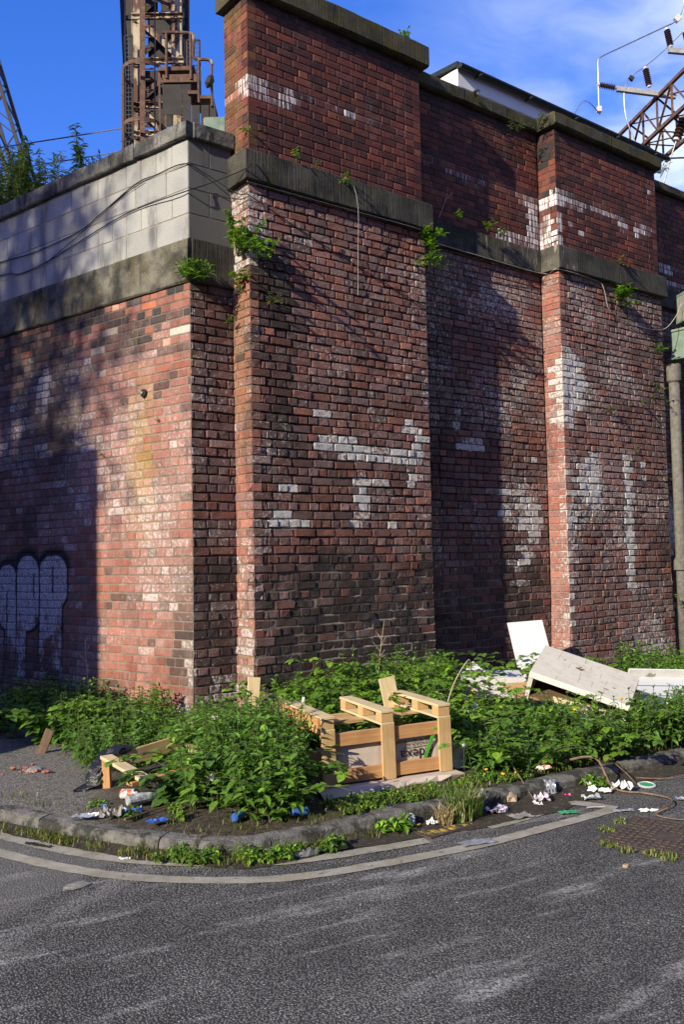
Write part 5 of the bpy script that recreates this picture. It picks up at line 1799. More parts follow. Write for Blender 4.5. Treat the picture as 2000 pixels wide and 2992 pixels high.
small_weeds('low leafy weeds in the gutter below the kerb corner', kerb_pts(-1.0, -.1, -.08, 22, .015, 11, .04), 12, size=.032)
small_weeds('low leafy weeds on the verge edge below the crate', kerb_pts(-.1, 1.3, .26, 60, .10, 13, .10), 14, size=.026, h=(.02, .06))
small_weeds('leafy weed growing out of the gutter by the crushed can', [(.22, 5.36, .01), (.30, 5.40, .01), (1.72, 6.30, .01), (1.66, 6.35, .02)], 15, size=.05, h=(.05, .11))
small_weeds('small green weeds scattered on the worn footway', [(-1.55, 5.75, .1), (-1.25, 5.45, .1), (-1.7, 6.3, .1), (-1.5, 6.4, .1), (-1.0, 5.4, .1), (-1.05, 5.55, .1)], 16, size=.028)


# ---- plants rooted in the walls
def wall_plant(label, p, n, length, seed, size=.045, out=None, droop=.2, pal=BRAMBLE, T=LEAF_T, name='wall_plant', dead=False):
    L = Leaves(T); rd = random.Random(seed); p = Vector(p); out = Vector(out or (.6157, -.788, 0))
    for k in range(n):
        a = math.atan2(out.y, out.x) + rd.uniform(-1.2, 1.2)
        d = Vector((math.cos(a) * rd.uniform(.15, .8), math.sin(a) * rd.uniform(.15, .8), rd.uniform(.2, 1.2) - droop)).normalized()
        ln = length * rd.uniform(.5, 1.1)
        q = p + d * ln + Vector((0, 0, -.1 * ln))
        mid = p + d * ln * .55 + Vector((0, 0, .06 * ln))
        L.st.tube([p, mid, q], .0028, 3, cap=False)
        m = max(3, int(ln / .028))
        base = rd.choice(pal)
        for i in range(m):
            t = .25 + .75 * (i + 1) / m; r = p.lerp(mid, t * 2) if t < .5 else mid.lerp(q, t * 2 - 1)
            az = rd.uniform(0, 6.28); kk = rd.uniform(.75, 1.3)
            L.leaf(r, rnd_dir(az, rd.uniform(-.5, .6)), (rd.uniform(-.4, .4), rd.uniform(-.4, .4), 1), size * rd.uniform(.7, 1.25), tuple(c * kk for c in base))
    return close(L, name, label, 'plant', kind=None)


FERN = [(.12, .20, .03), (.16, .26, .035), (.20, .24, .05)]
GREY = [(.13, .17, .09), (.17, .20, .12)]
wall_plant('leafy weeds hanging in the angle between block wall and tall pier', F(-.06, .10, 4.42), 30, .42, 31, .07)
wall_plant('small green plant below the hanging weeds in the wall angle', F(-.08, .12, 4.16), 7, .18, 32, .07, droop=.5)
wall_plant('tuft with trailing roots in the brick angle of the wing wall', F(-.08, .24, 3.82), 6, .10, 33, .04)
wall_plant('spiky green tuft under the band at the wing wall corner', Wg(.01, -.03, 4.17), 26, .22, 34, .09, T=NARROW_T)
wall_plant('small sapling standing on the stone band of the tall pier', F(.53, -.03, 5.41), 4, .16, 35, .045, droop=-.3)
wall_plant('tiny sprig on the stone band of the tall pier', F(.76, -.03, 5.40), 3, .10, 36, .035, droop=-.3)
wall_plant('green sprig at the root of the dead white stem', F(1.10, -.06, 5.33), 6, .12, 37, .05)
wall_plant('pale green fern on the brick face of the tall pier', F(.23, -.01, 4.00), 6, .14, 38, .04, pal=[(.22, .26, .04)])
wall_plant('leafy shoot hanging at the far edge of the tall pier', F(2.26, .05, 4.92), 18, .30, 39, .07)
wall_plant('lower bright leafy shoot at the far edge of the tall pier', F(2.28, .03, 4.72), 16, .24, 40, .06)
wall_plant('small bush growing on the coping of the tall pier', F(2.08, .12, 7.16), 9, .20, 41, .05, droop=-.2)
wall_plant('brown dry tuft on the coping of the recessed wall', F(3.28, .2, 7.0), 10, .09, 42, .035, pal=[(.12, .09, .03)])
wall_plant('grey green plant hanging from the recess coping beside the second pier', F(4.02, .19, 6.78), 8, .22, 43, .06, pal=GREY, T=NARROW_T)
wall_plant('second grey green plant in the corner under the pier coping', F(4.36, .17, 6.88), 10, .26, 44, .06, pal=GREY, T=NARROW_T)
wall_plant('yellow green weed with upright stalk on the recess stone band', F(3.40, .17, 5.40), 9, .20, 45, .05, pal=FERN)
wall_plant('low fern clump on the recess stone band by white stains', F(3.62, .17, 5.38), 9, .16, 46, .05, pal=FERN)
wall_plant('dim sprig on the shaded stone band of the recess', F(2.93, .18, 5.42), 5, .15, 47, .05)
wall_plant('brown and yellow weed growing from a joint in the far stone band', F(5.66, -.05, 5.38), 8, .15, 48, .05, pal=[(.22, .17, .03), (.30, .24, .05)])
wall_plant('glossy leafy sapling under the stone band of the far pier', F(5.66, -.03, 4.84), 15, .30, 49, .08)
wall_plant('leafy weed on the far edge of the second pier above the pipe top', F(6.5, -.01, 4.30), 9, .20, 50, .06)
wall_plant('lower weed hanging on the far edge of the second pier', F(6.45, -.01, 3.78), 7, .20, 51, .05, droop=.7)
wall_plant('small fern to the right on the face of the second pier', F(6.12, -.01, 3.56), 5, .11, 52, .04, pal=FERN)
wall_plant('small fern in the middle of the second pier face', F(5.37, -.01, 3.42), 7, .12, 53, .04, pal=FERN)
wall_plant('tiny yellow sprig low on the second pier face', F(5.93, -.01, 2.96), 4, .07, 54, .03, pal=[(.35, .30, .05)])
wall_plant('straggly weed at the foot of the drainpipe', F(6.72, -.12, .78), 6, .34, 55, .05, pal=FERN)
wall_plant('tiny tuft in a joint near the shadow edge of the wing wall', Wg(-1.28, -.01, 2.68), 4, .05, 56, .025, out=(-.6, -.78, 0))
wall_plant('tiny tuft in a joint left of the wing wall corner', Wg(-.44, -.01, 2.92), 4, .05, 57, .025, out=(-.6, -.78, 0))
wall_plant('grey weeds on the far parapet coping', F(7.1, .2, 6.98), 6, .30, 58, .06, pal=GREY, T=NARROW_T, droop=-.3)
wall_plant('green ivy sprig beside the signal cabinet above the block wall', Wg(.28, .55, 5.62), 10, .22, 59, .05)


def dry_stalk(label, pts, r=.004, mat='pale_stem', name='dry_stalk', twigs=3, seed=0):
    rd = random.Random(seed); m = MB(); P = catmull(pts, 6)
    m.tube(P, r, 5, r2=r * .4)
    for k in range(twigs):
        i = rd.randint(len(P) // 3, len(P) - 2); p = P[i]
        m.tube([p, p + Vector((rd.uniform(-.08, .08), rd.uniform(-.05, .05), rd.uniform(.03, .1)))], r * .5, 4)
    return tag(m.build(name, M[mat]), label, 'stalk')


dry_stalk('dry branched stalk at the shadow edge of the wing wall', [Wg(-1.35, -.12, .25), Wg(-1.42, -.1, .6), Wg(-1.48, -.08, .9)], seed=1, twigs=5, r=.005)
dry_stalk('bare stick on the recess stone band near the tall pier', [F(2.62, .17, 5.4), F(2.72, .16, 5.62), F(2.76, .15, 5.78)], seed=2)
dry_stalk('tall pale seed stalk in the wall angle', [F(-.12, .05, 4.4), F(-.16, .0, 4.75), F(-.20, -.02, 4.95)], seed=3, twigs=0)
dry_stalk('thin dead stalks against the tall pier above the brambles', [F(1.35, -.1, .4), F(1.42, -.08, .75), F(1.5, -.05, 1.0)], seed=4, twigs=6)
dry_stalk('bleached bent cane leaning out of the weeds behind the crate', [(.72, 6.9, .35), (.84, 7.1, .62), (.98, 7.2, .80), (1.0, 7.3, .66)], r=.006, seed=5, twigs=0)
dry_stalk('brown bramble cane bending from the verge down to the gutter', [(1.06, 6.62, .16), (1.10, 6.40, .22), (1.16, 6.12, .12), (1.21, 5.95, .02)], r=.008, mat='twig', seed=6, twigs=0)
dry_stalk('long brown cane looping over the kerb across the road to the access cover', [(1.52, 6.45, .16), (1.72, 6.36, .2), (1.80, 6.22, .03), (1.98, 6.12, .015), (2.08, 5.98, .02), (2.04, 5.80, .03), (1.88, 5.63, .02), (1.95, 5.52, .015), (2.15, 5.46, .02)], r=.009, mat='twig', seed=7, twigs=1)
dry_stalk('thin twig lying across the kerb beyond the green lid', [(1.86, 6.62, .16), (1.95, 6.46, .08), (2.0, 6.36, .015)], r=.005, mat='twig', seed=8, twigs=0)
dry_stalk('long reddish cane lying on the road edge at the far kerb', [(2.05, 6.52, .02), (2.3, 6.5, .02), (2.8, 6.75, .03)], r=.006, mat='twig', seed=9, twigs=0)
dry_stalk('brown stick lying on the worn footway by the blue wrappers', [(-1.30, 5.36, .12), (-1.2, 5.5, .125), (-1.06, 5.66, .13)], r=.009, mat='twig', seed=10, twigs=0)


# ---- scrub on the embankment behind the block wall
def scrub(label, u, v, n, h, seed, pal, size=.075, spread=.5):
    L = Leaves(NARROW_T * np.array((1.3, 1, 1))); rd = random.Random(seed); b = Wg(u, v, 5.0)
    for k in range(n):
        a = rd.uniform(0, 6.28); q = spread * rd.random()
        p = b + Vector((math.cos(a) * q * .4, math.sin(a) * q * .4, 0)); tip = b + Vector((math.cos(a) * q, math.sin(a) * q, h * rd.uniform(.6, 1.1)))
        mid = p.lerp(tip, .55) + Vector((rd.uniform(-.05, .05), rd.uniform(-.05, .05), .05))
        L.st.tube([p, mid, tip], .007, 4, cap=False, r2=.003)
        m = int(h / .032); base = rd.choice(pal)
        for i in range(m):
            t = .3 + .7 * (i + 1) / m; r = p.lerp(mid, t * 2) if t < .5 else mid.lerp(tip, 2 * t - 1)
            az = rd.uniform(0, 6.28)
            for s in (0, math.pi):
                kk = rd.uniform(.7, 1.25)
                L.leaf(r, rnd_dir(az + s, rd.uniform(-.5, .5)), (rd.uniform(-.4, .4), rd.uniform(-.4, .4), 1), size * rd.uniform(.6, 1.2), tuple(c * kk for c in base))
    return close(L, 'buddleia_shrub', label, 'shrub', kind=None)


SC = [(.07, .115, .05), (.055, .095, .04), (.10, .145, .07), (.12, .15, .05)]
scrub('dense dark shrub rising over the left end of the block wall', -5.0, .8, 50, 1.9, 61, SC, .1, .75)
scrub('dense buddleia shrub behind the coping below the leaning mast', -3.95, .75, 50, 1.75, 62, SC, .095, .6)
scrub('loose buddleia shrub with arching stems behind the coping', -3.15, .65, 26, 1.40, 63, SC, .085, .45)
scrub('upright single buddleia shoot above the coping', -2.28, .5, 3, 1.62, 64, SC, .10, .07)
scrub('low leafy shoots along the coping beside the upright shoot', -2.0, .45, 9, 1.05, 65, SC, .07, .3)
scrub('thin pale shoots on the coping near the tower foot', -1.5, .42, 5, 1.0, 66, GREY, .04, .2)
dry_stalk('long bent pale branch arching over the scrub on the wall top', [Wg(-4.2, .7, 6.15), Wg(-3.2, .7, 6.0), Wg(-2.5, .6, 5.85), Wg(-2.1, .5, 5.6)], r=.012, mat='pale_stem', seed=21, twigs=6)
dry_stalk('dark upright twig in the scrub on the wall top', [Wg(-2.55, .6, 5.3), Wg(-2.5, .6, 5.9), Wg(-2.62, .6, 6.2)], r=.006, mat='twig', seed=22)
dry_stalk('pale bare twigs standing on the coping by the tower foot', [Wg(-.85, .4, 5.2), Wg(-.92, .4, 5.8), Wg(-.85, .4, 6.05)], r=.004, mat='pale_stem', seed=23, twigs=7)


# ---- tree beyond the house, its crown dapples the wing wall
def street_tree():
    lh = Vector((math.sin(R(SUN_AZ)), math.cos(R(SUN_AZ)), 0))
    s = 15.5
    base = Wg(-2.95) - lh * s; zc = 4.5 + s * math.tan(R(SUN_EL))
    T = thing('street_tree', 'broad tree standing beyond the brick house across the street', 'tree', base)
    rd = random.Random(5)
    m = MB(); m.tube([(0, 0, 0), (.1, 0, 3), (-.05, .1, 6), (0, 0, zc)], .28, 9, r2=.08)
    limbs = []
    for k in range(16):
        z = rd.uniform(5.5, zc + .5); a = rd.uniform(0, 6.28); e = Vector((math.cos(a) * rd.uniform(1, 2.2), math.sin(a) * rd.uniform(1, 2.2), rd.uniform(.5, 1.6)))
        p = Vector((0, 0, z)); m.tube([p, p + e * .5 + Vector((0, 0, .2)), p + e], .07, 6, r2=.02); limbs.append(p + e)
    m.build('trunk', M['bark'], T)
    L = Leaves()
    for k in range(95):
        c = Vector((rd.gauss(0, .95), rd.gauss(0, 1.0), zc + rd.gauss(0, 1.2)))
        rr = rd.uniform(.25, .55)
        for i in range(85):
            q = c + Vector((rd.gauss(0, rr), rd.gauss(0, rr), rd.gauss(0, rr * .8)))
            L.leaf(q, rnd_dir(rd.uniform(0, 6.28), rd.uniform(-.8, .4)), (rd.uniform(-.5, .5), rd.uniform(-.5, .5), 1), rd.uniform(.12, .2), (.06, .12, .025))
    link('crown', L.mesh('crown'), M['leaf'], T)
street_tree()
# ------------------------------------------------------------------ dumped timber, furniture and litter
def board(m, p, q, w, t, up=(0, 0, 1)):
    return m.bar(p, q, w, t, up, bev=.002)


def plank_obj(name, p, q, w, t, mat, parent, up=(0, 0, 1)):
    """plank with its own axes, so that the grain follows its length"""
    p, q = Vector(p), Vector(q); x = (q - p).normalized(); u = Vector(up)
    if abs(x.dot(u)) > .97: u = Vector((0, 1, 0))
    y = u.cross(x).normalized(); z = x.cross(y)
    m = MB(); L = (q - p).length; m.box(0, L, -w / 2, w / 2, -t / 2, t / 2, bev=.002)
    o = m.build(name, mat, parent)
    mt = Matrix((x, y, z)).transposed().to_4x4(); mt.translation = p
    o.matrix_local = mt
    return o


def text_part(txt, size, mat, parent, M4, name='lettering', ext=.0004):
    cu = bpy.data.curves.new('lettering', 'FONT'); cu.body = txt; cu.size = size; cu.extrude = ext; cu.resolution_u = 3
    ob = bpy.data.objects.new('tmp', cu); COL.objects.link(ob)
    dg = bpy.context.evaluated_depsgraph_get(); dg.update()
    me = bpy.data.meshes.new_from_object(ob.evaluated_get(dg))
    bpy.data.objects.remove(ob); bpy.data.curves.remove(cu)
    me.name = name; me.materials.clear(); me.materials.append(mat)
    o = bpy.data.objects.new(name, me); COL.objects.link(o); o.parent = parent
    o.matrix_local = M4
    return o


def crate():
    T = thing('wooden_crate', 'upturned pine crate frame with skids on top, standing in the weeds', 'crate', (-.16, 5.97, .125), R(22.5), rot=(0, R(-1.2), R(22.5)))
    W, D, H = .95, .70, .36
    for x, mt in ((.045, 'pine'), (.475, 'pine'), (.905, 'pine')):
        plank_obj('post', (x, -.011, 0), (x, -.011, H), .095, .020, M[mt], T, up=(0, -1, 0))
    for x in (.045, .905):
        plank_obj('post', (x, D, 0), (x, D, H), .09, .02, M['pine'], T, up=(0, -1, 0))
    plank_obj('side_board', (.0 - .012, 0, .40), (-.012, D, .40), .02, .10, M['pine_red'], T)
    plank_obj('rail', (.0, .014, .295), (W, .014, .295), .026, .085, M['pine_red'], T)
    plank_obj('rail', (.0, .014, .055), (W, .014, .055), .026, .085, M['pine_red'], T)
    plank_obj('rail', (.0, D - .02, .30), (W, D - .02, .30), .026, .08, M['pine'], T)
    plank_obj('rail', (.0, D - .02, .05), (W, D - .02, .05), .026, .08, M['pine'], T)
    plank_obj('cross_board', (.05, .36, .352), (W - .05, .36, .352), .09, .016, M['pine'], T)
    for x in (.045, .475, .905):
        plank_obj('skid_board', (x, -.02, H + .008), (x, D, H + .008), .095, .015, M['pine_pale'], T)
        for y in (.03, .34, .66):
            b = MB().box(-.045, .045, -.045, .045, 0, .062, bev=.003).build('skid_block', M['pine'], T, loc=(x, y, H + .016))
        plank_obj('skid_board', (x, -.022, H + .088), (x, D + .01, H + .088), .098, .018, M['pine_pale'], T)
    plank_obj('upright_board', (.86, D - .0, .30), (.83, D + .04, .56), .13, .016, M['pine_pale'], T, up=(0, -1, 0))
    # printed carton wall inside the frame, upside down like the crate
    c = MB(); P = []
    for i in range(13):
        x = .035 + .89 * i / 12
        P.append([(x, .036 + .004 * math.sin(i * .9), .015), (x, .035 + .003 * math.sin(i * .9 + 1), .18), (x, .040 + .003 * math.sin(i * .7), .335)])
    T2 = thing('carton', 'grey brown carton panel with black lettering inside the upturned crate', 'carton', T.location, rot=(0, R(-1.2), R(22.5)))
    c.grid(P, 13, 3); Pb = [[(x, y + .006, z) for x, y, z in r] for r in P]; c.grid(Pb, 13, 3)
    c.build('panel', M['cardboard'], T2)
    flip = lambda x, z: Matrix.Translation((x, .0300, z)) @ Matrix.Rotation(math.pi, 4, 'Y') @ Matrix.Rotation(math.pi / 2, 4, 'X')
    text_part('Adexa', .100, M['print'], T2, flip(.838, .166))
    text_part('CATERING EQUIPMENT DIRECT', .0165, M['print'], T2, flip(.838, .186))
    text_part('ITEM NO:ECB-36S', .0275, M['print'], T2, flip(.836, .211))
    text_part('DESC:36"GAS CHARBROILER', .0275, M['print'], T2, flip(.832, .234))
    text_part('S/N :', .0265, M['print'], T2, flip(.830, .256))
    MB().box(.615, .730, .0300, .0315, .236, .262).build('serial_label', M['label_blue'], T2)
    text_part('2401001190', .0205, M['label_white'], T2, flip(.727, .2555) @ Matrix.Translation((0, 0, .0018)))
    # flattened flap under the frame
    f = MB(); P = []
    for i in range(12):
        x = -.06 + 1.04 * i / 11
        P.append([(x, -.20 + .11 * i / 11 + .012 * math.sin(i * 2.1), -.03 + .012 * math.sin(i * 1.1)), (x, -.11 + .03 * math.sin(i), .002), (x, .02, -.004)])
    f.grid(P, 12, 3); f.grid([[(x, y, z - .006) for x, y, z in r] for r in P], 12, 3)
    tag(f.build('carton_flap', M['cardboard'], None, loc=T.location, rot=T.rotation_euler), 'flattened carton sheet sticking out under the front of the crate', 'carton')
    s = MB(); s.bar((.845, .0, .30), (.765, .028, .095), .003, .026, up=(1, 0, 0))
    tag(s.build('packing_strap', M['green_strap'], None, loc=T.location, rot=T.rotation_euler), 'flat green packing strap slanting across the printed carton', 'strap')
    t = MB(); t.lathe([(.09, -.012), (.095, 0), (.09, .012)], 20, Matrix.Translation((1.05, .12, .06)) @ Matrix.Rotation(R(70), 4, 'X') @ Matrix.Rotation(R(30), 4, 'Y') @ Matrix.Scale(1.5, 4, (1, 0, 0)))
    tag(t.build('cardboard_disc', M['cardboard'], None, loc=T.location, rot=T.rotation_euler), 'bent oval piece of brown card beside the crate', 'card')
crate()


def broken_frame():
    T = thing('broken_pallet', 'broken pine pallet frame lying in the nettles at the footway edge', 'pallet', (-1.45, 6.0, .12))
    o = Vector(T.location)
    L = lambda x, y, z: Vector((x, y, z)) - o
    plank_obj('deck_board', L(-1.62, 6.17, .315), L(-1.25, 5.68, .275), .085, .022, M['pine_pale'], T)
    plank_obj('side_board', L(-1.64, 6.17, .255), L(-1.12, 6.62, .34), .022, .10, M['pine'], T)
    plank_obj('bottom_board', L(-1.36, 5.70, .245), L(-.98, 6.05, .265), .09, .024, M['pine_red'], T)
    rd = random.Random(3)
    for k in range(4):
        p = L(-1.14 + .05 * k, 6.42 - .13 * k, .33 - .012 * k)
        plank_obj('splintered_slat', p, p + Vector((.17 + .03 * k, .02, -.02 - .01 * k)), .05, .016, M['pine_pale' if k % 2 else 'pine'], T)
    plank_obj('leg', L(-1.60, 6.15, .0), L(-1.62, 6.17, .30), .05, .05, M['pine_red'], T)
    plank_obj('leg', L(-1.10, 5.95, .0), L(-1.10, 5.95, .26), .05, .05, M['pine_red'], T)
broken_frame()


def crumple(name, label, cat, loc, sx, sy, mat, seed, h=.03, rotz=0.0, nseg=7, fold=0.0, tilt=0.0):
    rd = random.Random(seed); m = MB(); P = []
    for i in range(nseg + 1):
        r = []
        for j in range(nseg + 1):
            u, v = i / nseg - .5, j / nseg - .5
            ed = 1 - .22 * abs(fbm(u * 4 + seed, v * 4, 0, 1.0))
            z = h * (abs(fbm(u * 3 + seed, v * 3, seed, 1.3)) * 1.3 + .08) + fold * u * u * 4
            r.append((u * sx * ed, v * sy * ed, z))
        P.append(r)
    m.grid(P, nseg + 1, nseg + 1)
    m.grid([[(x, y, max(.0, z - .0012)) for x, y, z in r] for r in P], nseg + 1, nseg + 1)
    return tag(m.build(name, M[mat], None, loc=loc, rot=(tilt, 0, rotz)), label, cat)


def rock(name, label, cat, loc, r, mat, seed, sq=(1, 1, .7)):
    m = MB(); rd = random.Random(seed); n = 8; prof = []
    vs = []; fs = []
    for i in range(6):
        t = math.pi * i / 5
        for k in range(n):
            a = 2 * math.pi * k / n; q = r * (1 + rd.uniform(-.28, .28)) * (math.sin(t) if 0 < i < 5 else .15)
            vs.append((q * math.cos(a) * sq[0], q * math.sin(a) * sq[1], (-r * math.cos(t) + r) * sq[2]))
    for i in range(5):
        for k in range(n): fs.append((i * n + k, i * n + (k + 1) % n, (i + 1) * n + (k + 1) % n, (i + 1) * n + k))
    fs += [tuple(range(n))[::-1], tuple(range(5 * n, 6 * n))]
    m.add(vs, fs)
    return tag(m.build(name, M[mat], None, loc=loc, rot=(0, 0, rd.uniform(0, 6))), label, cat)


def sack():
    m = MB(); P = []; rd = random.Random(6)
    spine = catmull([(-1.50, 6.30, .335), (-1.60, 6.24, .335), (-1.66, 6.20, .28), (-1.69, 6.16, .20), (-1.71, 6.12, .145), (-1.80, 6.08, .118)], 4)
    for i, p in enumerate(spine):
        w = .02 + .062 * math.sin(math.pi * min(1, i / (len(spine) - 1) * .9 + .1)); r = []
        for k in range(12):
            a = 2 * math.pi * k / 12; q = w * (1 + .5 * fbm(i * .8, k * .9, 3, 1.0))
            r.append((p.x + .8 * q * math.cos(a), p.y + q * .9 * math.sin(a) * .7, max(.105, p.z + .5 * q * math.sin(a + .5))))
        r.append(r[0]); P.append(r)
    m.grid(P, len(P), 13)
    tag(m.build('plastic_sack', M['black_plastic']), 'crumpled black plastic sack hanging off the broken pallet frame', 'sack')
sack()


def loose_boards():
    def single(name, label, p, q, w, t, mat, up=(0, 0, 1)):
        o = plank_obj(name, p, q, w, t, M[mat], None, up); tag(o, label, 'board')
    single('upright_board', 'pale pine board standing upright at the foot of the tall pier corner', (-.735, 7.0, .22), (-.70, 7.03, .715), .095, .022, 'pine_pale', up=(.25, -1, 0))
    single('dark_board', 'dark brown board lying behind the upright pale board', (-.68, 7.15, .52), (-.28, 7.05, .40), .18, .014, 'old_wood', up=(0, -.6, 1))
    single('timber_offcut', 'orange timber offcut at the foot of the upright board', (-.74, 6.95, .36), (-.50, 6.9, .34), .04, .06, 'pine_red')
    single('timber_offcut', 'pale splintered timber offcut below the wing wall corner', (-1.24, 7.25, .34), (-1.13, 7.1, .22), .06, .02, 'pine_pale')
    single('plank_scrap', 'brown plank end poking from the shaded weeds', (-2.46, 7.35, .08), (-2.36, 7.30, .30), .07, .02, 'old_wood', up=(0, -1, 0))
    single('white_sliver', 'white pointed sliver of board sticking up behind the crate', (-.34, 6.75, .42), (-.31, 6.75, .60), .022, .008, 'laminate', up=(0, -1, 0))
loose_boards()


def plank_table():
    ex = Vector((.885, -.345, -.31)).normalized(); ey = Vector((.5045, .811, .297)); ey = (ey - ex * ey.dot(ex)).normalized(); ez = ex.cross(ey)
    Mx = Matrix((ex, ey, ez)).transposed(); eul = Mx.to_euler()
    T = thing('plank_table', 'whitewashed plank pattern low table tipped over on the rubble', 'table', (1.62, 8.0, .60), rot=eul)
    L, W, H = .87, .555, .30
    n = 6; rd = random.Random(1)
    MB().box(.004, L - .004, .004, W - .004, -.035, -.006).build('top_core', M['chipboard'], T)
    for k in range(n):
        cuts = [0] + sorted(rd.uniform(.15, .72) for _ in range(2)) + [L]
        for a, b in zip(cuts[:-1], cuts[1:]):
            if b - a < .02: continue
            MB().box(a + .0012, b - .0012, W * k / n + .0005, W * (k + 1) / n - .0005, -.006, rd.uniform(-.0005, .0008)).build('plank', M['plank_print'], T)
    MB().box(0, L, -.006, .0, -.055, -.0005).build('edge_strip', M['dirty_laminate'], T)
    MB().box(0, .04, 0, W, -H, -.036).build('side_panel', M['plank_print'], T)
    MB().box(L - .04, L, 0, W, -H, -.036).build('side_panel', M['plank_print'], T)
    MB().box(.04, L - .04, W - .02, W, -H, -.036).build('back_panel', M['old_wood'], T)
    MB().box(.042, L - .042, .02, W - .02, -.25, -.235).build('shelf', M['old_wood'], T)
    for (x, y, r) in ((.36, .33, .016), (.385, .315, .012), (.40, .335, .011), (.372, .36, .010), (.22, .40, .008), (.70, .2, .009)):
        MB().lathe([(r, .0009), (r * .8, .0016)], 9, Matrix.Translation((x, y, 0)) @ Matrix.Scale(1.6, 4, (1, 0, 0))).build('stain', M['old_wood'], T)
plank_table()


def slab(name, label, cat, tl, tr, br, bl, t, mat):
    tl, tr, br, bl = map(Vector, (tl, tr, br, bl)); n = (tr - tl).cross(bl - tl).normalized() * t
    m = MB(); m.add([tl, tr, br, bl, tl + n, tr + n, br + n, bl + n], [(0, 1, 2, 3), (7, 6, 5, 4), (0, 4, 5, 1), (1, 5, 6, 2), (2, 6, 7, 3), (3, 7, 4, 0)])
    return tag(m.build(name, M[mat]), label, cat)


def white_panels():
    slab('white_board', 'clean white laminate board leaning on the recessed wall', 'board', (1.86, 10.4, .85), (2.25, 10.35, .88), (2.31, 9.8, .15), (1.92, 9.85, .12), .016, 'laminate')
    T = thing('drawer', 'white drawer lying among nettles left of the plank table', 'drawer', (1.10, 8.7, .27), rot=(R(14), R(2), R(4)))
    MB().box(0, .60, 0, .016, 0, .20).build('front_panel', M['dirty_laminate'], T)
    MB().box(0, .60, .016, .22, .184, .20).build('side_panel', M['laminate'], T)
    MB().box(0, .016, .016, .36, 0, .184).build('side_panel', M['laminate'], T)
    MB().box(.02, .58, .03, .34, .02, .03).build('base_panel', M['chipboard'], T)
    slab('chipboard_piece', 'brown broken chipboard sheet beside the white drawer', 'board', (1.45, 8.55, .42), (1.95, 8.7, .42), (1.95, 8.5, .26), (1.58, 8.4, .30), .012, 'chipboard')
    slab('white_scrap', 'small triangular white board scrap standing behind the drawer', 'scrap', (1.26, 9.0, .58), (1.27, 9.0, .58), (1.42, 8.95, .44), (1.12, 8.95, .44), .012, 'laminate')
    slab('white_scrap', 'white panel lying low in front of the drawer', 'scrap', (1.0, 8.3, .28), (1.22, 8.32, .27), (1.25, 8.05, .18), (1.02, 8.05, .19), .012, 'laminate')
    slab('white_scrap', 'white strip in the nettles below the plank table', 'scrap', (1.95, 7.75, .30), (2.22, 7.68, .27), (2.22, 7.6, .20), (1.95, 7.65, .23), .012, 'laminate')
    slab('timber_strip', 'pine strip lying under the tipped plank table', 'strip', (1.78, 7.85, .40), (2.2, 7.72, .30), (2.2, 7.66, .26), (1.78, 7.8, .36), .014, 'pine_pale')
    T = thing('cupboard_door', 'white cupboard doors with black grooves lying right of the plank table', 'door', (2.80, 8.55, .10), rot=(R(28), R(3), R(8)))
    MB().box(0, .80, 0, .45, .10, .118).build('door_panel', M['laminate'], T)
    MB().box(0, .80, -.30, -.01, .07, .088).build('door_panel', M['laminate'], T)
    MB().box(.0, .42, .30, .308, .118, .1195).box(.0, .40, .14, .148, .118, .1195).build('groove', M['black_line'], T)
    MB().box(.02, .40, -.12, -.112, .088, .0895).build('groove', M['black_line'], T)
    MB().box(-.02, .82, .45, .47, .06, .20).build('edge_rail', M['dirty_laminate'], T)
    slab('white_scrap', 'dirty white panel edge lying beyond the cupboard doors', 'scrap', (3.25, 8.5, .30), (3.7, 8.6, .28), (3.7, 8.3, .10), (3.22, 8.2, .12), .014, 'dirty_laminate')
    crumple('plastic_scrap', 'bright pink plastic scrap in the weeds by the white doors', 'scrap', (3.08, 8.2, .34), .09, .07, 'pink', 9, h=.06)
white_panels()


def gully():
    T = thing('gully_grate', 'rusty gully grate with yellow stained bars in the gutter', 'grate', (.47, 5.26, .0), R(40))
    MB().box(0, .42, 0, .025, -.04, .012, bev=.003).box(0, .42, .165, .19, -.04, .012, bev=.003).box(0, .025, .025, .165, -.04, .012).box(.395, .42, .025, .165, -.04, .012).build('frame', M['iron'], T)
    MB().box(.02, .40, .02, .17, .0045, .006).build('drain_shade_sheet', M['black_line'], T)  # black sheet stands in for the shade between the bars
    m = plain('yellow_stained_iron', (.07, .055, .045), rough=.7, var=.3, scale=20, col2=(.40, .27, .04), c2=(.48, .54))
    b = MB(); b.box(-.014, .014, .02, .17, .006, .013, Matrix.Rotation(.25, 4, 'Z')); bm = b.mesh('bar')
    for k in range(7): link('bar', bm, m, T, loc=(.075 + .052 * k, .0, 0))
gully()


def access_cover():
    ang = math.atan2(.785, .62)
    T = thing('access_cover', 'square rusty cast iron access cover set in the road', 'manhole cover', (1.41, 5.16, 0), ang)
    S = .56
    MB().box(-.03, S + .03, -S - .03, .03, -.02, .005).build('frame', M['iron'], T)
    MB().box(.0, S, -S, .0, .0051, .009).build('plate', M['iron'], T)
    pm = MB(); pm.box(-.018, .018, -.011, .011, 0, .005, bev=.002); pme = pm.mesh('tread_pad')
    for i in range(11):
        for j in range(13):
            if 4 <= i <= 6 and 5 <= j <= 7: continue
            link('tread_pad', pme, M['iron'], T, loc=(.035 + .049 * i, -.03 - .0415 * j, .009), rot=(0, 0, 0 if (i // 3 + j // 3) % 2 else math.pi / 2))
access_cover()


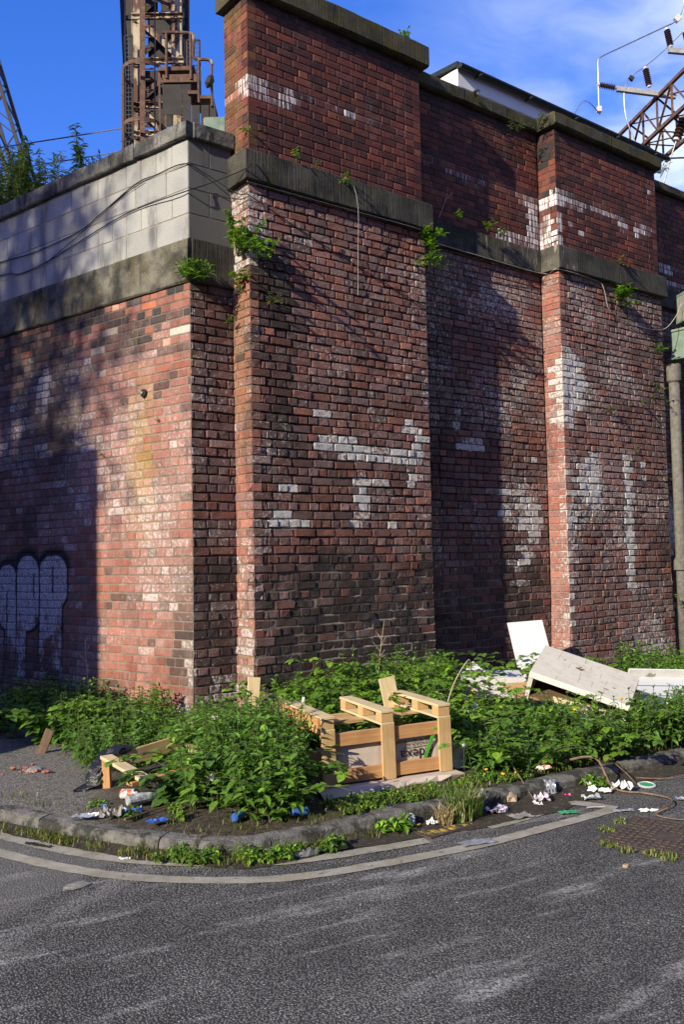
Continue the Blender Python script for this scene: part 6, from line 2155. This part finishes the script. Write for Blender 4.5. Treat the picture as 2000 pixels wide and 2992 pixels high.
def bottle(name, label, loc, rotz, L, r, mat, cap='red_white', tilt=R(88)):
    T = thing(name, label, 'bottle', loc, rot=(0, tilt, rotz))
    MB().lathe([(r * .85, 0), (r, .01), (r, L * .62), (r * .8, L * .74), (r * .38, L * .88), (r * .36, L * .94)], 14).build('body', M[mat], T)
    MB().lathe([(r * .42, L * .94), (r * .42, L)], 10).build('cap', M[cap], T)


def litter():
    bottle('plastic_bottle', 'clear plastic bottle with blue label on the worn footway', (-1.35, 5.62, .16), R(35), .24, .033, 'clear_plastic', 'blue_plastic')
    T = thing('soft_drink_can', 'red and white drink can lying by the brambles', 'can', (-1.44, 5.83, .15), rot=(0, R(90), R(-5)))
    MB().lathe([(.024, 0), (.032, .008), (.032, .10), (.024, .115)], 14).build('body', M['red_white'], T)
    crumple('crisp_packet', 'blue wrapper near the brown stick on the footway', 'wrapper', (-1.30, 5.52, .115), .13, .07, 'blue_plastic', 21, rotz=.2)
    crumple('crisp_packet', 'flat blue wrapper beside the kerb joint', 'wrapper', (-1.10, 5.31, .118), .12, .06, 'blue_plastic', 22, rotz=.5, h=.02)
    crumple('paper_scrap', 'grey torn paper with white end on the footway', 'paper', (-1.56, 5.47, .112), .15, .07, 'foil', 23, h=.02)
    crumple('paper_scrap', 'white corner of paper beside the grey torn paper', 'paper', (-1.50, 5.47, .118), .055, .045, 'paper', 24, h=.02)
    crumple('foil_wrapper', 'crumpled grey foil by the brown stick', 'wrapper', (-1.40, 5.46, .112), .13, .10, 'grey_rubble', 25, h=.06)
    crumple('blue_scrap', 'tiny blue scrap on the worn footway', 'scrap', (-1.50, 5.66, .112), .035, .025, 'blue_plastic', 26)
    rd = random.Random(4)
    T = thing('energy_drink_can', 'small blue can lying at the foot of the nettles by the kerb', 'can', (-.33, 5.40, .135), rot=(0, R(90), R(15)))
    MB().lathe([(.018, 0), (.026, .008), (.026, .09), (.018, .1)], 12).build('body', M['blue_plastic'], T)
    T = thing('energy_drink_can', 'second blue can nearer the kerb joint under the nettles', 'can', (-.66, 5.31, .13), rot=(0, R(90), R(60)))
    MB().lathe([(.018, 0), (.026, .008), (.026, .075), (.018, .085)], 12).build('body', M['blue_plastic'], T)
    crumple('plastic_scrap', 'clear plastic scrap caught in the tall nettles', 'scrap', (-.82, 5.55, .30), .05, .05, 'clear_plastic', 31, h=.05, tilt=R(60))
    crumple('paper_scrap', 'white scrap of paper in weeds below the wing wall corner', 'paper', (-.98, 7.0, .40), .10, .05, 'paper', 32, tilt=R(45))
    rock('tile_fragment', 'flat grey slab of stone among the brick rubble on the footway', 'stone', (-2.28, 6.72, .10), .075, 'grey_rubble', 1, (1.3, 1, .22))
    for k in range(14):
        rock('brick_fragment', 'red brick crumb scattered round the grey slab on the footway', 'rubble', (-2.4 + rd.gauss(0, .14), 6.75 + rd.gauss(0, .14), .105), rd.uniform(.008, .024), 'brick_rubble', k)['group'] = 'brick crumbs on the footway'
    for k in range(8):
        rock('brick_fragment', 'red brick crumb by the shaded weeds at the far end of the footway', 'rubble', (-2.58 + rd.gauss(0, .06), 6.45 + rd.gauss(0, .1), .105), rd.uniform(.010, .03), 'brick_rubble', k + 30)['group'] = 'brick crumbs by the shaded weeds'
    # gutter
    crumple('paper_scrap', 'long white shred of paper in the gutter grass', 'paper', (-.60, 5.02, .02), .16, .045, 'paper', 41, rotz=-.5, h=.05)
    crumple('paper_scrap', 'flattened white paper on the inner yellow line', 'paper', (-.92, 5.05, .006), .13, .05, 'paper', 42, h=.008)
    crumple('paper_scrap', 'small pale paper at the edge of the line below the gutter weeds', 'paper', (-1.22, 5.02, .006), .07, .04, 'paper', 43, h=.01)
    crumple('flat_strip', 'dark flattened strip on the inner yellow line near the side street', 'strip', (-1.78, 5.28, .006), .20, .04, 'tray', 44, rotz=-.5, h=.012)
    T = thing('crushed_bottle', 'flattened ribbed grey plastic bottle in the gutter', 'bottle', (-.42, 4.98, .01), R(12))
    m = MB(); P = []
    for i in range(13):
        x = i / 12; w = .042 * (1 if x < .75 else max(.25, 1 - (x - .75) * 3.0)); z = .026 + .006 * math.cos(i * math.pi)
        P.append([(.26 * x, -w, .0), (.26 * x, -w * .6, z), (.26 * x, w * .6, z), (.26 * x, w, .0)])
    m.grid(P, 13, 4); m.build('body', M['grey_plastic'], T)
    MB().lathe([(.013, 0), (.013, .02)], 10, Matrix.Translation((.258, 0, .012)) @ Matrix.Rotation(R(90), 4, 'Y')).build('cap', M['tray'], T)
    T = thing('food_tray', 'shallow black plastic tray lying in the gutter', 'tray', (-.12, 5.10, .012), R(16))
    MB().box(-.10, .10, -.045, .045, 0, .004).build('base', M['tray'], T)
    MB().box(-.105, .105, -.05, -.044, .004, .022).box(-.105, .105, .044, .05, .004, .022).box(-.105, -.099, -.044, .044, .004, .022).box(.099, .105, -.044, .044, .004, .022).build('rim', M['tray'], T)
    T = thing('crushed_cup', 'crushed clear plastic cup by the kerb near the gully', 'cup', (.36, 5.50, .03), rot=(R(55), R(20), 0))
    MB().lathe([(.03, -.04), (.034, 0), (.042, .04), (.045, .045)], 14, Matrix.Scale(.7, 4, (1, 0, 0))).build('body', M['clear_plastic'], T)
    crumple('yellow_scrap', 'small yellow bottle top by the crushed cup', 'scrap', (.42, 5.47, .02), .02, .02, 'yellow', 45, h=.012)
    crumple('paper_scrap', 'pale crumpled tissue between the crushed cup and the gully', 'paper', (.50, 5.50, .02), .07, .05, 'paper', 46)
    crumple('flat_card', 'grey flattened card lying by the gully grate on the line', 'card', (.72, 5.17, .008), .21, .09, 'foil', 47, rotz=.4, h=.008)
    crumple('plastic_scrap', 'white and purple plastic packaging behind the gully', 'wrapper', (.92, 5.72, .015), .13, .07, 'purple', 48, rotz=.6, h=.05)
    crumple('paper_scrap', 'white torn card propped beside the purple packaging', 'paper', (.96, 5.76, .02), .09, .05, 'paper', 49, tilt=R(35), rotz=.4)
    rock('mortar_lump', 'white pitted lump of mortar leaning on the kerb by the gully', 'rubble', (.86, 5.86, .0), .045, 'grey_rubble', 50, (.7, .7, 1.5))
    rock('stone_lump', 'tan coloured broken stone in the gutter', 'stone', (1.03, 5.97, .0), .062, 'tan_rubble', 51, (1.1, .9, .75))
    crumple('flat_card', 'grey square of card lying across the gutter line', 'card', (1.06, 5.66, .01), .14, .11, 'grey_rubble', 52, rotz=.4, h=.012)
    crumple('crisp_packet', 'green and yellow flat packet on the road line', 'wrapper', (1.37, 5.73, .008), .12, .07, 'green_plastic', 53, rotz=.2, h=.008)
    crumple('plastic_bag', 'pale blue striped plastic bag against the kerb', 'bag', (1.35, 6.13, .06), .08, .10, 'foil', 54, tilt=R(55), h=.05)
    crumple('wrapper', 'purple and white wrapper in the gutter by the brown cane', 'wrapper', (1.26, 5.96, .015), .10, .07, 'purple', 55, h=.05)
    crumple('paper_scrap', 'white lump of tissue on the gutter end of the brown cane', 'paper', (1.22, 5.90, .01), .06, .05, 'paper', 56, h=.03)
    crumple('plastic_scrap', 'magenta scrap in the gutter under the striped bag', 'scrap', (1.45, 6.10, .01), .05, .03, 'pink', 57, h=.02)
    crumple('plastic_scrap', 'clear flattened plastic tray in the gutter', 'scrap', (1.60, 6.03, .008), .12, .08, 'clear_plastic', 58, h=.03)
    crumple('paper_bag', 'large crumpled white paper bag at the road edge', 'bag', (1.86, 6.24, .01), .14, .11, 'paper', 59, h=.07)
    crumple('paper_scrap', 'long white torn paper beside the crumpled bag', 'paper', (1.70, 6.20, .01), .16, .07, 'paper', 60, h=.04, rotz=-.4)
    crumple('paper_scrap', 'white crumb of paper on the gutter dirt by the torn paper', 'paper', (1.66, 6.32, .02), .06, .05, 'paper', 61, h=.04)
    T = thing('tub_lid', 'round white tub lid with green centre on the road', 'lid', (2.07, 6.36, .004), rot=(R(6), 0, 0))
    MB().lathe([(.058, 0), (.062, .008), (.05, .012), (.048, .008)], 24).build('rim', M['laminate'], T)
    MB().lathe([(.047, .006), (.046, .0085)], 24).build('disc', M['green_plastic'], T)
    crumple('plastic_scrap', 'shiny clear plastic film on the road by the looping cane', 'scrap', (2.2, 5.98, .006), .13, .05, 'foil', 62, h=.015)
    crumple('paper_scrap', 'white shredded paper on the road above the access cover', 'paper', (1.88, 5.74, .005), .13, .05, 'paper', 63, h=.012)
    crumple('paper_scrap', 'grey streak of wet paper beside the shredded paper', 'paper', (1.72, 5.75, .005), .14, .05, 'foil', 64, h=.01)
    T = thing('bottle_top', 'small yellowish cap lying on the road below the access cover', 'cap', (1.42, 4.74, 0))
    MB().lathe([(.015, 0), (.017, .010), (.013, .014), (.010, .012)], 14).build('cap_shell', M['tan_rubble'], T)
    crumple('wrapper', 'red and white wrapper on the mossy verge behind the kerb', 'wrapper', (1.36, 6.36, .125), .11, .05, 'red_white', 65, h=.04)
    tag(MB().box(-.06, .06, -.003, .003, 0, .004, Matrix.Rotation(.1, 4, 'Z')).build('lolly_stick', M['laminate'], None, loc=(1.57, 5.82, .012)), 'thin white stick lying on the end of the yellow line', 'stick')
    rock('road_patch_stone', 'flat pale stone chip on the road near the side street', 'stone', (-1.36, 4.62, .0), .045, 'grey_rubble', 70, (1.6, 1, .12))
    for k, (x, y) in enumerate([(-.75, 4.35), (-.1, 3.9), (.5, 4.3), (.9, 4.6), (-1.2, 4.0), (.2, 4.5), (.33, 3.6), (1.1, 4.2), (-1.9, 4.75), (-.9, 4.55), (.75, 3.9), (.05, 4.3)]):
        rock('pebble', 'small pale pebble lying loose on the asphalt', 'pebble', (x, y, 0), rd.uniform(.003, .007), 'grey_rubble', 80 + k, (1.2, 1, .6))['group'] = 'loose pebbles on the road'
litter()


def flowers():
    rd = random.Random(12)
    for k, (x, y, z) in enumerate([(.95, 6.28, .15), (1.05, 6.18, .14), (1.15, 6.22, .14), (2.2, 7.3, .45), (1.75, 7.0, .42), (1.1, 7.9, .45)]):
        T = thing('dandelion', 'small yellow dandelion flower among the green weeds', 'flower', (x, y, z - .05), group='dandelions in the weeds')
        MB().tube([(0, 0, -.04), (0, 0, .05)], .0018, 4).build('stalk', M['stem'], T)
        MB().lathe([(.004, .045), (.016, .055), (.012, .062), (.002, .064)], 9).build('bloom', M['yellow'], T)
    T = thing('dandelion_clock', 'grey dandelion seed head beside the crate', 'flower', (.82, 6.42, .12))
    MB().tube([(0, 0, 0), (0, 0, .17)], .002, 4).build('stalk', M['stem'], T)
    MB().lathe([(.003, .155), (.013, .162), (.017, .172), (.013, .183), (.003, .189)], 10).build('seed_head', M['foil'], T)
flowers()


# ------------------------------------------------------------------ added and unseen: buildings that cut skylight, a vehicle for shade
def added_warehouse():  # unseen block added to hold sky fill off the pier faces
    n = Vector((A.y, -A.x, 0))
    T = thing('added_warehouse', 'long dark brick block added out of view to cut skylight on the piers', 'added_warehouse', P0 + n * 14.0 - A * 9, R(FRONT))
    H = 14; L = 60
    MB().box(0, L, -10, 0, 0, H).build('wall', M['house_brick'], T)
    MB().box(-.05, L + .05, -10, .06, H, H + .25).build('parapet', M['wing_coping'], T)
    w = MB(); w.box(-.6, .6, -.01, .04, 0, 1.7); wm = w.mesh('window')
    g = MB(); g.box(-.54, .54, .04, .05, .06, 1.64); gm = g.mesh('pane')
    for k in range(14):
        for z in (1.2, 4.6, 8.0, 11.2):
            o = link('window', wm, M['white_cladding'], T, loc=(2.2 + 4.2 * k, 0, z)); link('pane', gm, M['glass'], o)
added_warehouse()


def added_van():  # added outside the view to throw shade on the far left weeds
    T = thing('added_shade_van', 'white vehicle added out of view to shade the weeds at far left', 'added_van', (-4.95, 5.1, 0), R(148))
    # local x runs away from the corner, y across
    b = MB(); prof = [(0, .35), (0, 2.0), (.1, 2.1), (3.2, 2.1), (3.9, 1.95), (4.5, 1.2), (5.2, 1.0), (5.25, .35)]
    n = len(prof); vs = [(x, -.95, z) for x, z in prof] + [(x, .95, z) for x, z in prof]
    b.add(vs, [tuple(range(n)), tuple(range(2 * n - 1, n - 1, -1))] + [(i, n + i, n + (i + 1) % n, (i + 1) % n) for i in range(n)])
    b.build('body', M['white_cladding'], T)
    for y in (-.96, .95):
        MB().box(3.45, 4.25, y, y + .01, 1.25, 1.8).build('side_window', M['glass'], T)
    for x in (.9, 4.3):
        for y in (-.97, .77):
            w = MB().lathe([(.33, 0), (.33, .2)], 20, Matrix.Translation((x, y, .33)) @ Matrix.Rotation(R(-90), 4, 'X')).build('wheel', M['tray'], T)
    for y in (-.8, .6):
        MB().box(-.02, .0, y, y + .2, .8, 1.3).build('tail_light', M['red_white'], T)
added_van()


def added_mill():  # unseen tall block added to reduce sky fill on the wing wall
    lh = Vector((math.sin(R(SUN_AZ)), math.cos(R(SUN_AZ)), 0)); lf = Vector((-lh.y, lh.x, 0))
    T = thing('added_mill_building', 'tall brick block added out of view to cut skylight on the wing wall', 'added_mill', Wg(-1.37) - lh * 18 + lf * 4.6, R(90 - SUN_AZ))
    MB().box(0, 11, 0, 20, 0, 17).build('wall', M['house_brick'], T)
    MB().box(-.1, 11.1, -.1, 20.1, 17, 17.3).build('parapet', M['wing_coping'], T)
    w = MB(); w.box(-.7, .7, -.06, .02, 0, 2.0); wm = w.mesh('window'); g = MB(); g.box(-.62, .62, -.07, -.06, .08, 1.92); gm = g.mesh('pane')
    for k in range(3):
        for z in (7.5, 10.8, 14.0):
            o = link('window', wm, M['white_cladding'], T, loc=(2 + 3.4 * k, 0, z)); link('pane', gm, M['glass'], o)
    T = thing('added_terrace', 'long slate roofed brick row added out of view to block low skylight', 'added_terrace', -lh * 46, R(90 - SUN_AZ))  # unseen far row, added to block the low sky
    MB().box(-8, 0, -45, 60, 0, 16).build('wall', M['house_brick'], T)
    r = MB(); r.add([(-8.3, -45, 16), (.3, -45, 16), (.3, 60, 16), (-8.3, 60, 16), (-4, -45, 18.5), (-4, 60, 18.5)], [(0, 1, 4), (2, 3, 5), (1, 2, 5, 4), (3, 0, 4, 5)]); r.build('roof', M['slate'], T)
    w = MB(); w.box(-.02, .05, -.6, .6, 0, 1.7); wm = w.mesh('window'); g = MB(); g.box(.05, .06, -.54, .54, .06, 1.64); gm = g.mesh('pane')
    for k in range(16):
        for z in (1.2, 5, 9, 12.8):
            o = link('window', wm, M['white_cladding'], T, loc=(0, -40 + 6 * k, z)); link('pane', gm, M['glass'], o)
added_mill()
